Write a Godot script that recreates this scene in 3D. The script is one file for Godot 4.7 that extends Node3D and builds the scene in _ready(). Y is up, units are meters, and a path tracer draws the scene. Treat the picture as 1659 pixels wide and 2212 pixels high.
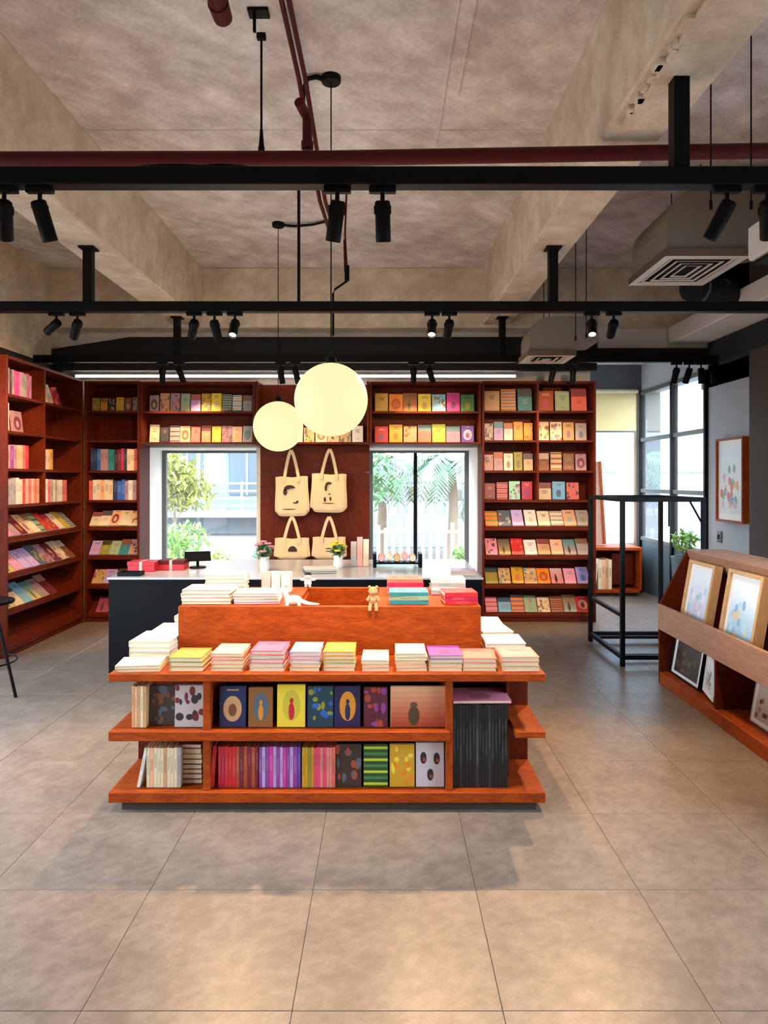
extends Node3D
# A bookshop interior. Units are metres, y is up, the camera looks along -z.

var M := {}
var rng := RandomNumberGenerator.new()
var atlas: Image
var sheets: Array = []
var atlas_next := 0
var used := {}
const SETTING := {
	"floor": ["warm grey square porcelain tile floor across the whole shop", "floor"],
	"ceiling": ["bare pinkish grey concrete slab ceiling with formwork marks", "ceiling"],
	"ceiling_beam": ["tan concrete ceiling beam running towards the back over the side bookcase", "beam"],
	"ceiling_beam_001": ["tan concrete ceiling beam with a ragged edge on the ducts' side", "beam"],
	"ceiling_beam_002": ["tan concrete cross beam in front of the black bulkhead", "beam"],
	"wall_back": ["white plastered back wall holding the two garden windows", "wall"],
	"wall_left": ["concrete wall with black paint behind the side bookcase", "wall"],
	"wall_right": ["grey painted wall where the framed poster hangs", "wall"],
	"wall_column": ["dark brown column at the picture's edge beside the grey wall", "column"],
	"wall_front": ["plain white wall behind the viewer, out of sight", "wall"],
	"wall_alcove": ["white side wall of the alcove behind the tall bookcase", "wall"],
	"wall_alcove_back": ["dark grey wall around the alcove window with the blind", "wall"],
	"ceiling_alcove": ["white lowered ceiling over the alcove", "ceiling"],
	"trim_bulkhead": ["long black bulkhead above the back bookcases", "bulkhead"],
	"trim_black_beam": ["black steel beam over the alcove opening", "beam"],
	"trim_soffit": ["pale plaster soffit along the wall beside the ducts", "soffit"],
	"trim_pale_post": ["narrow cream post between building window and tote board", "post"],
	"window_1": ["window with grey frame showing the pale balcony building", "window"],
	"window_2": ["sliding window with dark centre bar showing palms and fence", "window"],
	"window_3": ["alcove window with a sand coloured blind", "window"],
	"window_5": ["black framed glazed wall of the alcove with a door handle", "window"],
	"window_6": ["unseen side window in the wall of the side bookcase, placed to light floor and ceiling", "window"],
	"window_7": ["unseen side window behind the print stand, placed to light floor and ceiling", "window"],
	"ground_outside": ["pale paved ground outside the windows", "ground"]}
const CELL := 128
const COLS := 16
const ORD := ["first", "second", "third", "fourth", "fifth", "sixth", "seventh", "eighth", "ninth", "tenth", "eleventh", "twelfth", "thirteenth", "fourteenth", "fifteenth", "sixteenth", "seventeenth", "eighteenth", "nineteenth", "twentieth", "twenty-first", "twenty-second", "twenty-third", "twenty-fourth", "twenty-fifth", "twenty-sixth"]
const ROWS := ["top", "second", "third", "fourth", "fifth", "sixth", "seventh", "lowest"]
const SHELF_Y := [2.255, 1.94, 1.615, 1.3, 1.0, 0.69, 0.38, 0.075]
const INK := {
	"cream": "dcc9a6", "white": "ddd5ca", "ivory": "e0d4ba", "grey": "a59a98", "mauve": "a98590", "tan": "c79a68", "peach": "e5ab86", "coral": "d8685a", "red": "c4252c",
	"crimson": "b01c45", "maroon": "6e2430", "orange": "e5821e", "gold": "c99a26", "yellow": "e8cf3e", "lime": "b3c82c", "olive": "8f8a2e", "green": "3f7d44", "sage": "8fa380",
	"mint": "8fd0ae", "teal": "2f8088", "sky": "78b4d8", "blue": "2c5fae", "navy": "1f2b55", "violet": "5a3f9c", "purple": "8a3f8e", "lilac": "b59ad0", "magenta": "c93a8e",
	"pink": "e28aa4", "rose": "e0486e", "brown": "7b4a2e", "rust": "a8452a", "black": "151416", "charcoal": "2b292d", "amber": "d58a2a", "slate": "52606c", "salmon": "e08478"}

# ---------------------------------------------------------------- naming
func numbered(n: String) -> String:
	var k: int = used.get(n, 0)
	used[n] = k + 1
	return n if k == 0 else "%s_%03d" % [n, k]

func tag(o: Node, label: String, category: String, group := "") -> void:
	o.set_meta("label", label)
	o.set_meta("category", category)
	if group != "":
		o.set_meta("group", group)

func thing(called: String, label: String, category: String, at := Vector3.ZERO, turn := 0.0, group := "") -> Node3D:
	var o := Node3D.new()
	o.name = numbered(called)
	add_child(o)
	o.position = at
	o.rotation.y = turn
	tag(o, label, category, group)
	return o

func obj(called: String, st: SurfaceTool, m: Material, parent: Node = self) -> MeshInstance3D:
	var o := MeshInstance3D.new()
	o.mesh = st.commit()
	o.material_override = m
	o.name = numbered(called) if parent == self else called
	parent.add_child(o, true)
	return o

func struct(called: String, st: SurfaceTool, m: Material, parent: Node = self) -> MeshInstance3D:
	var o := obj(called, st, m, parent)
	if parent == self:
		o.set_meta("kind", "structure")
		var d: Array = SETTING.get(String(o.name), [])
		if d.size():
			tag(o, d[0], d[1])
	return o

# ---------------------------------------------------------------- geometry
func mb() -> SurfaceTool:
	var st := SurfaceTool.new()
	st.begin(Mesh.PRIMITIVE_TRIANGLES)
	return st

func tri(st: SurfaceTool, p: Array, n: Array, u: Array) -> void:
	var order := [0, 1, 2]
	var want: Vector3 = n[0] + n[1] + n[2]
	if (p[2] - p[0]).cross(p[1] - p[0]).dot(want) < 0.0:
		order = [0, 2, 1]
	for i in order:
		st.set_normal(n[i])
		st.set_uv(u[i])
		st.add_vertex(p[i])

func quad(st: SurfaceTool, a: Vector3, b: Vector3, c: Vector3, d: Vector3, n: Vector3, u: Array = []) -> void:
	if u.is_empty():
		var l1 := a.distance_to(b)
		var l2 := b.distance_to(c)
		u = [Vector2(0, 0), Vector2(l1, 0), Vector2(l1, l2), Vector2(0, l2)]
	tri(st, [a, b, c], [n, n, n], [u[0], u[1], u[2]])
	tri(st, [a, c, d], [n, n, n], [u[0], u[2], u[3]])

# a box with chamfered edges; uv in metres, u along the longest side, shifted so that boards differ
func box(st: SurfaceTool, c: Vector3, s: Vector3, bev := 0.0, xf := Transform3D()) -> void:
	var h := s * 0.5
	var off := Vector2(c.x * 0.37 + c.z * 0.71 + s.y, c.y * 1.93 + c.x * 0.53)
	var longest := s.max_axis_index()
	bev = minf(bev, minf(h.x, minf(h.y, h.z)) * 0.6)
	for ax in 3:
		var a1 := (ax + 1) % 3
		var a2 := (ax + 2) % 3
		for sg in [-1.0, 1.0]:
			var n := Vector3.ZERO
			n[ax] = sg
			var pts := []
			var uvs := []
			for q in [[-1, -1], [1, -1], [1, 1], [-1, 1]]:
				var p := Vector3.ZERO
				p[ax] = sg * h[ax]
				p[a1] = q[0] * (h[a1] - bev)
				p[a2] = q[1] * (h[a2] - bev)
				var w := c + p
				pts.append(xf * w)
				var uu: float = w[longest] if ax != longest else w[a1]
				var other := 0
				for k in 3:
					if k != ax and k != longest:
						other = k
				uvs.append(Vector2(uu, w[other]) + off)
			quad(st, pts[0], pts[1], pts[2], pts[3], (xf.basis * n).normalized(), uvs)
	if bev > 0.0:
		for ax in 3:      # edge strips that run along ax
			var a1 := (ax + 1) % 3
			var a2 := (ax + 2) % 3
			for s1 in [-1.0, 1.0]:
				for s2 in [-1.0, 1.0]:
					var pts := []
					for q in [[-1, 0], [1, 0], [1, 1], [-1, 1]]:
						var p := Vector3.ZERO
						p[ax] = q[0] * (h[ax] - bev)
						p[a1] = s1 * (h[a1] - (bev if q[1] == 0 else 0.0))
						p[a2] = s2 * (h[a2] - (0.0 if q[1] == 0 else bev))
						pts.append(xf * (c + p))
					var n := Vector3.ZERO
					n[a1] = s1
					n[a2] = s2
					quad(st, pts[0], pts[1], pts[2], pts[3], (xf.basis * n).normalized())
		for s0 in [-1.0, 1.0]:
			for s1 in [-1.0, 1.0]:
				for s2 in [-1.0, 1.0]:
					var sg := Vector3(s0, s1, s2)
					var pts := []
					for k in 3:
						var p := sg * (h - Vector3.ONE * bev)
						p[k] = sg[k] * h[k]
						pts.append(xf * (c + p))
					var n := (xf.basis * sg).normalized()
					tri(st, pts, [n, n, n], [Vector2.ZERO, Vector2.ZERO, Vector2.ZERO])

# a box between two corners
func slab(st: SurfaceTool, lo: Vector3, hi: Vector3, bev := 0.0) -> void:
	box(st, (lo + hi) * 0.5, (hi - lo).abs(), bev)

func basis_along(d: Vector3) -> Basis:
	d = d.normalized()
	var x := Vector3.UP.cross(d) if absf(d.y) < 0.95 else Vector3.RIGHT.cross(d)
	x = x.normalized()
	return Basis(x, d.cross(x), d)

func tube(st: SurfaceTool, pts: Array, r: float, sides := 10, r2 := -1.0) -> void:
	if r2 < 0.0:
		r2 = r
	var rings := []
	for i in pts.size():
		var d: Vector3 = (pts[mini(i + 1, pts.size() - 1)] - pts[maxi(i - 1, 0)])
		var b := basis_along(d)
		var rr := lerpf(r, r2, float(i) / maxf(1, pts.size() - 1))
		var ring := []
		for k in sides:
			var a := TAU * k / sides
			var n := b.x * cos(a) + b.y * sin(a)
			ring.append([pts[i] + n * rr, n])
		rings.append(ring)
	var run := 0.0
	for i in pts.size() - 1:
		var step: float = pts[i].distance_to(pts[i + 1])
		for k in sides:
			var j := (k + 1) % sides
			var A = rings[i][k]
			var B = rings[i][j]
			var C = rings[i + 1][j]
			var D = rings[i + 1][k]
			var ua := Vector2(run, TAU * r * k / sides)
			var ub := Vector2(run, TAU * r * (k + 1) / sides)
			tri(st, [A[0], B[0], C[0]], [A[1], B[1], C[1]], [ua, ub, ub + Vector2(step, 0)])
			tri(st, [A[0], C[0], D[0]], [A[1], C[1], D[1]], [ua, ub + Vector2(step, 0), ua + Vector2(step, 0)])
		run += step
	for e in [0, pts.size() - 1]:
		var n: Vector3 = (pts[0] - pts[1]).normalized() if e == 0 else (pts[-1] - pts[-2]).normalized()
		for k in sides:
			tri(st, [pts[e], rings[e][k][0], rings[e][(k + 1) % sides][0]], [n, n, n], [Vector2.ZERO, Vector2.ZERO, Vector2.ZERO])

# profile: [radius, height] pairs turned about y
func lathe(st: SurfaceTool, prof: Array, sides := 20, xf := Transform3D()) -> void:
	var out := []
	for i in prof.size() - 1:
		var d := Vector2(prof[i + 1][0] - prof[i][0], prof[i + 1][1] - prof[i][1])
		out.append(Vector2(d.y, -d.x).normalized())
	for i in prof.size() - 1:
		var n1: Vector2 = out[i]
		var n2: Vector2 = out[i]
		if i > 0 and out[i - 1].dot(out[i]) > 0.6:
			n1 = (out[i - 1] + out[i]).normalized()
		if i + 1 < out.size() and out[i + 1].dot(out[i]) > 0.6:
			n2 = (out[i + 1] + out[i]).normalized()
		for k in sides:
			var a := TAU * k / sides
			var b := TAU * (k + 1) / sides
			var q := []
			for e in [[prof[i], a, n1], [prof[i], b, n1], [prof[i + 1], b, n2], [prof[i + 1], a, n2]]:
				var dir := Vector3(cos(e[1]), 0, sin(e[1]))
				q.append([xf * (dir * e[0][0] + Vector3(0, e[0][1], 0)), xf.basis * (dir * e[2].x + Vector3(0, e[2].y, 0)), Vector2(e[1] * 0.2, e[0][1])])
			if prof[i][0] > 1e-5:
				tri(st, [q[0][0], q[1][0], q[2][0]], [q[0][1], q[1][1], q[2][1]], [q[0][2], q[1][2], q[2][2]])
			if prof[i + 1][0] > 1e-5:
				tri(st, [q[0][0], q[2][0], q[3][0]], [q[0][1], q[2][1], q[3][1]], [q[0][2], q[2][2], q[3][2]])

func ball(st: SurfaceTool, c: Vector3, r: Vector3, n := 12) -> void:
	var prof := []
	for i in n + 1:
		var a := -PI / 2 + PI * i / n
		prof.append([cos(a) if i > 0 and i < n else 0.0, sin(a)])
	lathe(st, prof, n * 2, Transform3D(Basis.from_scale(r), c))

# a flat outline (x, y) given depth along z from 0 to depth
func prism(st: SurfaceTool, poly: PackedVector2Array, depth: float, xf := Transform3D()) -> void:
	if Geometry2D.is_polygon_clockwise(poly):
		poly.reverse()
	var ids := Geometry2D.triangulate_polygon(poly)
	for z in [0.0, depth]:
		var n := (xf.basis * Vector3(0, 0, -1.0 if (z == 0.0) == (depth > 0.0) else 1.0)).normalized()
		for i in range(0, ids.size(), 3):
			var p := []
			var u := []
			for k in 3:
				var q: Vector2 = poly[ids[i + k]]
				p.append(xf * Vector3(q.x, q.y, z))
				u.append(q)
			tri(st, p, [n, n, n], u)
	for i in poly.size():
		var a: Vector2 = poly[i]
		var b: Vector2 = poly[(i + 1) % poly.size()]
		var e := b - a
		var n := (xf.basis * Vector3(e.y, -e.x, 0)).normalized()
		quad(st, xf * Vector3(a.x, a.y, 0), xf * Vector3(b.x, b.y, 0), xf * Vector3(b.x, b.y, depth), xf * Vector3(a.x, a.y, depth), n)

# ---------------------------------------------------------------- materials
func mat(called: String, c: Color, rough := 0.6, metal := 0.0) -> StandardMaterial3D:
	var m := StandardMaterial3D.new()
	m.resource_name = called
	m.albedo_color = c
	m.roughness = rough
	m.metallic = metal
	M[called] = m
	return m

func noise(sd: int, freq: float, oct := 4) -> FastNoiseLite:
	var n := FastNoiseLite.new()
	n.seed = sd
	n.frequency = freq
	n.fractal_octaves = oct
	return n

func wood_picture(a: Color, b: Color, sd: int) -> ImageTexture:
	var n := noise(sd, 0.012, 3).get_seamless_image(512, 512)
	var f := noise(sd + 1, 0.03, 2).get_seamless_image(512, 512)
	var im := Image.create(512, 512, false, Image.FORMAT_RGB8)
	for y in 512:
		for x in 512:
			var w := n.get_pixel(x, (y * 3) % 512).r - 0.5
			var rings := sin(y * 13.0 * TAU / 512.0 + w * 22.0)
			var fine := f.get_pixel(x, (y * 11) % 512).r - 0.5
			im.set_pixel(x, y, a.lerp(b, clampf(0.5 + w * 0.45 + rings * 0.12 + fine * 0.6, 0.0, 1.0)))
	return ImageTexture.create_from_image(im)

func concrete_picture(a: Color, b: Color, sd: int, fine := 0.35) -> ImageTexture:
	var n := noise(sd, 0.006, 5).get_seamless_image(768, 768)
	var f := noise(sd + 1, 0.02, 5).get_seamless_image(768, 768)
	var im := Image.create(768, 768, false, Image.FORMAT_RGB8)
	for y in 768:
		for x in 768:
			var t := 0.5 + (n.get_pixel(x, y).r - 0.5) * 0.9 + (f.get_pixel((x + y / 3) % 768, y).r - 0.5) * fine * 2.0 + (f.get_pixel((x * 5) % 768, (y * 5) % 768).r - 0.5) * fine
			im.set_pixel(x, y, a.lerp(b, clampf(t, 0.0, 1.0)))
	return ImageTexture.create_from_image(im)

func make_materials() -> void:
	var wa := wood_picture(Color("762a08"), Color("b04e10"), 3)
	var m := mat("warm_wood", Color.WHITE, 0.5)
	m.metallic_specular = 0.3
	m.albedo_texture = wa
	m.uv1_scale = Vector3(0.6, 0.9, 1)
	m = mat("red_wood", Color("9a8272"), 0.55)
	m.metallic_specular = 0.3
	m.albedo_texture = wa
	m.uv1_scale = Vector3(0.6, 0.9, 1)
	m = mat("pale_wood", Color.WHITE, 0.5)
	m.albedo_texture = wood_picture(Color("b98a5a"), Color("d6ad7c"), 11)
	m.uv1_scale = Vector3(0.7, 1.0, 1)
	m = mat("brown_veneer", Color.WHITE, 0.5)
	m.albedo_texture = wood_picture(Color("946a54"), Color("b28872"), 17)
	m.uv1_scale = Vector3(0.6, 0.9, 1)
	m = mat("concrete", Color.WHITE, 0.9)
	m.albedo_texture = concrete_picture(Color("bcb3ad"), Color("f0ebe8"), 21, 0.4)
	m.uv1_triplanar = true
	m.uv1_world_triplanar = true
	m.uv1_scale = Vector3(0.33, 0.33, 0.33)
	m = mat("beam_concrete", Color.WHITE, 0.9)
	m.albedo_texture = concrete_picture(Color("b8a791"), Color("e0d2bd"), 31, 0.32)
	m.uv1_triplanar = true
	m.uv1_world_triplanar = true
	m.uv1_scale = Vector3(0.4, 0.4, 0.4)
	m = mat("floor_tile", Color.WHITE, 0.37)
	m.albedo_texture = concrete_picture(Color("6e6157"), Color("85776b"), 41, 0.5)
	m.metallic_specular = 0.45
	mat("grout", Color("524841"), 0.9)
	mat("black_paint", Color("0e0f11"), 0.85)
	m = mat("black_metal", Color("0b0b0c"), 0.5)
	m.metallic_specular = 0.25
	m = mat("black_counter", Color("08090d"), 0.6)
	m.metallic_specular = 0.25
	mat("counter_top", Color("c9c6c4"), 0.18)
	mat("grey_wall", Color("a4a8af"), 0.85)
	mat("dark_grey_wall", Color("4d5056"), 0.85)
	mat("white_plaster", Color("d9d2ca"), 0.85)
	mat("white_paint", Color("e6e2dc"), 0.6)
	mat("dark_column", Color("3d3029"), 0.7)
	m = mat("red_pipe", Color("4f1414"), 0.5)
	m.metallic_specular = 0.3
	mat("duct", Color("7d7264"), 0.8)
	mat("diffuser", Color("d8cbb8"), 0.5)
	mat("dark_gap", Color("0b0b0b"), 0.9)
	mat("frame_alu", Color("5d5f60"), 0.45, 0.3)
	mat("frame_pale", Color("cfc6b2"), 0.5)
	m = mat("glass", Color(1, 1, 1, 0.04), 0.0)
	m.transparency = BaseMaterial3D.TRANSPARENCY_ALPHA
	m = mat("blind", Color("d8c795"), 0.8)
	m.backlight_enabled = true
	m.backlight = Color(0.5, 0.45, 0.3)
	mat("canvas", Color("d4b78e"), 0.9)
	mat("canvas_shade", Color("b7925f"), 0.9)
	mat("print_ink", Color("2c2320"), 0.9)
	mat("pages", Color("dfcfb0"), 0.9)
	mat("pages_white", Color("d9ccb4"), 0.9)
	m = mat("globe", Color("4a4738"), 0.6)
	m.emission_enabled = true
	m.emission = Color("fff5b8")
	m.emission_energy_multiplier = 1.3
	m = mat("lamp_face", Color("fff1d8"), 0.5)
	m.emission_enabled = true
	m.emission = Color("ffeccb")
	m.emission_energy_multiplier = 6.0
	m = mat("led", Color("ffffff"), 0.5)
	m.emission_enabled = true
	m.emission = Color("fff6ef")
	m.emission_energy_multiplier = 1.3
	mat("red_box", Color("b3202a"), 0.4)
	mat("white_ceramic", Color("ece7dd"), 0.3)
	mat("black_felt", Color("151416"), 0.9)
	mat("plush", Color("b98658"), 0.95)
	mat("pink_paper", Color("d9a29a"), 0.7)
	mat("grey_paper", Color("b9b2ad"), 0.7)
	mat("straw", Color("c9a878"), 0.8)
	for l in [["leaf_bright", "6f9c34"], ["leaf_green", "4b7546"], ["leaf_dark", "3a5c36"], ["leaf_yellow", "92923e"], ["leaf_blue", "5d8070"]]:
		m = mat(l[0], Color(l[1]), 0.6)
		m.backlight_enabled = true
		m.backlight = Color(0.2, 0.25, 0.1)
	mat("bark", Color("7d6a55"), 0.9)
	mat("yellow_petal", Color("e6c52a"), 0.7)
	mat("pink_petal", Color("c9808a"), 0.7)
	mat("far_wall", Color("6d7880"), 0.9)
	mat("far_wall_warm", Color("8a867e"), 0.9)
	mat("pale_blue_wall", Color("8fa9b8"), 0.8)
	mat("pale_glass", Color("7f9cae"), 0.3)
	mat("far_glass", Color("44525c"), 0.3)
	mat("far_rail", Color("989c9f"), 0.6)
	mat("paving", Color("6a6864"), 0.9)
	mat("spandrel", Color("4f6068"), 0.35)
	mat("terracotta", Color("9a5a3c"), 0.8)

# ---------------------------------------------------------------- book covers: flat print, one cell each in a shared picture
func ink(n: String) -> Color:
	return Color(INK[n])

func disc(x0: int, y0: int, cx: float, cy: float, rx: float, ry: float, c: Color) -> void:
	for y in range(maxi(0, int(cy - ry)), mini(CELL, int(cy + ry) + 1)):
		var t := 1.0 - pow((y - cy) / ry, 2.0)
		if t <= 0.0:
			continue
		var w := rx * sqrt(t)
		var a := clampi(int(cx - w), 14, CELL)
		var b := clampi(int(cx + w), 14, CELL)
		if b > a:
			atlas.fill_rect(Rect2i(x0 + a, y0 + y, b - a, 1), c)

func lines(x0: int, y0: int, cx: int, y: int, n: int, c: Color) -> void:    # a suggestion of type too small to read
	for k in n:
		var w := rng.randi_range(24, 62)
		atlas.fill_rect(Rect2i(x0 + cx - w / 2, y0 + y + k * 9, w, 4), c)

func cover_cell(base: Color, design: int, acc: Color, acc2: Color) -> int:
	var g := atlas_next
	var i := g % (COLS * COLS)
	atlas_next += 1
	if i == 0:
		atlas = Image.create(CELL * COLS, CELL * COLS, false, Image.FORMAT_RGB8)
		sheets.append(atlas)
		var m := mat("cover_%d" % (sheets.size() - 1), Color.WHITE, 0.45)
		m.resource_name = "printed_cover"
	var x0 := (i % COLS) * CELL
	var y0 := (i / COLS) * CELL
	atlas.fill_rect(Rect2i(x0, y0, CELL, CELL), base)
	atlas.fill_rect(Rect2i(x0, y0, 12, CELL), base)
	if design != 9:
		atlas.fill_rect(Rect2i(x0 + 2, y0 + rng.randi_range(20, 40), 8, rng.randi_range(30, 60)), base.lerp(acc, 0.3))
	match design:
		0:
			lines(x0, y0, 70, 18, 2, acc)
			disc(x0, y0, 70, 84, 22, 26, acc2)
		1:
			disc(x0, y0, 70, 70, 40, 40, acc)
			disc(x0, y0, 70, 74, 18, 20, acc2)
			lines(x0, y0, 70, 10, 1, acc)
		2:
			atlas.fill_rect(Rect2i(x0 + 14, y0, CELL - 14, 44), acc)
			lines(x0, y0, 70, 60, 3, acc2)
		3:
			for k in 14:
				disc(x0, y0, rng.randf_range(20, 122), rng.randf_range(8, 122), rng.randf_range(5, 16), rng.randf_range(5, 16), acc if k % 2 == 0 else acc2)
		4:
			for k in 8:
				atlas.fill_rect(Rect2i(x0 + 14, y0 + k * 16, CELL - 14, 16), acc.lerp(acc2, k / 7.0))
			disc(x0, y0, 62, 92, 12, 30, base.darkened(0.6))
			disc(x0, y0, 62, 58, 8, 9, base.darkened(0.5))
		5:
			disc(x0, y0, 72, 62, 36, 46, acc)
			disc(x0, y0, 72, 80, 12, 26, acc2)
			disc(x0, y0, 72, 48, 8, 8, acc2)
		6:
			atlas.fill_rect(Rect2i(x0 + 22, y0 + 10, CELL - 32, CELL - 20), base.lightened(0.12))
			lines(x0, y0, 72, 30, 3, acc)
			lines(x0, y0, 72, 100, 1, acc2)
		7:
			for p in [[44, 44], [98, 46], [72, 92]]:
				disc(x0, y0, p[0], p[1], 13, 17, acc)
				disc(x0, y0, p[0] + 3, p[1] + 5, 6, 6, acc2)
		8:
			for k in 7:
				atlas.fill_rect(Rect2i(x0 + 14, y0 + 6 + k * 18, CELL - 14, 8), acc if k % 2 == 0 else acc2)
	return g

var book_shapes := {}
# a book whose origin is the middle of its foot: width x, height y, thickness z, spine at -x, front cover facing +z
func book_node(w: float, h: float, t: float, cell: int, white := false) -> Node3D:
	var root := Node3D.new()
	var st := mb()
	var b := minf(0.0025, t * 0.2)
	var u0 := float(cell % COLS) / COLS
	var v0 := float((cell % (COLS * COLS)) / COLS) / COLS
	var k := 1.0 / COLS
	var e := k / CELL
	var front := Rect2(u0 + 13 * e, v0 + e, k - 14 * e, k - 2 * e)
	var plain := Rect2(u0 + e, v0 + e, 10 * e, k - 2 * e)
	var flat := Rect2(u0 + e, v0 + e, 2 * e, 2 * e)
	var z1 := t * 0.5
	var put := func(lo: Vector3, hi: Vector3, on_front: Rect2, on_side: Rect2):
		var c := [Vector3(lo.x, hi.y, hi.z), Vector3(hi.x, hi.y, hi.z), Vector3(hi.x, lo.y, hi.z), Vector3(lo.x, lo.y, hi.z), Vector3(lo.x, hi.y, lo.z), Vector3(hi.x, hi.y, lo.z), Vector3(hi.x, lo.y, lo.z), Vector3(lo.x, lo.y, lo.z)]
		var uv := func(r: Rect2) -> Array: return [r.position, Vector2(r.end.x, r.position.y), r.end, Vector2(r.position.x, r.end.y)]
		quad(st, c[0], c[1], c[2], c[3], Vector3(0, 0, 1), uv.call(on_front))
		quad(st, c[5], c[4], c[7], c[6], Vector3(0, 0, -1), uv.call(flat))
		quad(st, c[4], c[0], c[3], c[7], Vector3(-1, 0, 0), uv.call(on_side))
		quad(st, c[1], c[5], c[6], c[2], Vector3(1, 0, 0), uv.call(flat))
		quad(st, c[4], c[5], c[1], c[0], Vector3(0, 1, 0), uv.call(flat))
		quad(st, c[3], c[2], c[6], c[7], Vector3(0, -1, 0), uv.call(flat))
	put.call(Vector3(-w / 2, 0, z1 - b), Vector3(w / 2, h, z1), front, flat)
	put.call(Vector3(-w / 2, 0, -z1), Vector3(w / 2, h, -z1 + b), flat, flat)
	put.call(Vector3(-w / 2, 0, -z1 + b), Vector3(-w / 2 + b, h, z1 - b), flat, plain)
	obj("cover", st, M["cover_%d" % (cell / (COLS * COLS))], root)
	var key := "%.3f %.3f %.3f" % [w, h, t]
	if not book_shapes.has(key):
		var pg := mb()
		slab(pg, Vector3(-w / 2 + b, 0.003, -z1 + b), Vector3(w / 2 - 0.003, h - 0.003, z1 - b))
		book_shapes[key] = pg.commit()
	var p := MeshInstance3D.new()
	p.name = "pages"
	p.mesh = book_shapes[key]
	p.material_override = M.pages_white if white else M.pages
	root.add_child(p)
	return root

func random_design(c: String) -> int:
	var keys := INK.keys()
	var base := ink(c)
	var light := base.get_luminance() > 0.35
	var acc: Color = ink(["maroon", "charcoal", "teal", "rust", "navy", "brown"][rng.randi() % 6]) if light else ink(["cream", "gold", "peach", "white", "coral"][rng.randi() % 5])
	var acc2 := ink(keys[rng.randi() % keys.size()])
	return cover_cell(base, [0, 2, 2, 3, 3, 6, 6, 4, 8, 0, 1][rng.randi() % 11], acc.lerp(base, 0.25), acc2.lerp(base, 0.45))

func put_book(kind: String, b: Node3D, xf: Transform3D, label: String, category: String, group: String) -> void:
	b.name = numbered(kind)
	add_child(b)
	b.transform = xf
	tag(b, label, category, group)

func say(c: String) -> String:
	return {"sky": "pale blue", "rose": "hot pink"}.get(c, c)

# books that face out in a row: U is the shelf's frame (x along, y up, z to the viewer), they stand on y at z
func face_out(U: Transform3D, list: String, x0: float, x1: float, y: float, z: float, h: float, lean: float, where: String, kind := "display_book", wk := 0.86, turn := 0.0) -> void:
	var names := list.split(" ", false)
	var step := (x1 - x0) / names.size()
	var i := 0
	for c in names:
		if c != "-":
			var hh := h * rng.randf_range(0.9, 1.05)
			var w := minf(step * wk, hh * 0.95) * rng.randf_range(0.92, 1.04)
			var b := book_node(w, hh, rng.randf_range(0.014, 0.026), random_design(c))
			var xf := U * Transform3D(Basis.from_euler(Vector3(-lean, 0, 0)) * Basis(Vector3.FORWARD, turn + rng.randf_range(-0.012, 0.012)), Vector3(x0 + (i + 0.5) * step, y + (0.026 if lean > 0.4 else 0.014 * sin(lean) + 0.003) + absf(turn) * w * 0.5, z))
			put_book(kind, b, xf, "%s %s, cover %s, %s along the %s" % [say(c), kind.replace("_", " "), "showing" if lean < 0.4 else "sloping", ORD[i], where], "book", "books facing out on the " + where)
		i += 1

# books that stand side by side with their spines out
func spines(U: Transform3D, list: String, x0: float, y: float, z: float, h: float, t: float, where: String, kind := "paperback", lean_last := 0.0, vary := 0.08, deep := 0.14, most := 99.0) -> float:
	var x := x0
	var i := 0
	for c in list.split(" ", false):
		var tt := t * rng.randf_range(0.85, 1.15)
		if c == "-":
			x += t * 1.5
			continue
		var hh := h * rng.randf_range(1.0 - vary, 1.0)
		if x + tt > most:
			break
		var base := ink(c)
		var cell := cover_cell(base, 6, base.lightened(0.5) if base.get_luminance() < 0.4 else base.darkened(0.5), base)
		var b := book_node(deep, hh, tt, cell)
		var tilt := lean_last if i == 0 else 0.0
		var xf := U * Transform3D(Basis(Vector3.FORWARD, tilt) * Basis(Vector3.UP, PI / 2), Vector3(x + tt / 2 - hh * sin(tilt) * 0.5 - (0.012 if tilt > 0.0 else 0.0), y + 0.002 + tt * 0.5 * sin(absf(tilt)), z - deep / 2))
		put_book(kind, b, xf, "%s %s, spine out, %s along the %s" % [say(c), kind.replace("_", " "), ORD[mini(i, ORD.size() - 1)], where], "book", "books shelved spine out on the " + where)
		x += tt + 0.0012
		i += 1
	return x

# a pile of flat books, named bottom to top
func pile(list: String, at: Vector3, w: float, d: float, t: float, where: String, kind := "paperback", turn := 0.0, white := false) -> float:
	var names := list.split(" ", false)
	var y := at.y + 0.001
	for i in names.size():
		var c := names[i]
		var tt := t * rng.randf_range(0.9, 1.1)
		var cell := random_design(c) if i < names.size() - 1 else cover_cell(ink(c), [0, 6, 6][i % 3], ink(c).darkened(0.35), ink(c).darkened(0.2))
		var b := book_node(w, d, tt, cell, white)
		var a := turn + rng.randf_range(-0.03, 0.03)
		var B := Basis(Vector3.UP, a) * Basis(Vector3.RIGHT, -PI / 2)
		var xf := Transform3D(B, Vector3(at.x + rng.randf_range(-0.003, 0.003), y + tt / 2, at.z) - B * Vector3(0, d / 2, 0))
		var from_top := names.size() - 1 - i
		put_book(kind, b, xf, "%s %s, %s in the %s" % [say(c), kind, "topmost" if from_top == 0 else ORD[from_top] + " from top", where], "book", "books in the " + where)
		y += tt + 0.0006
	return y

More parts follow.
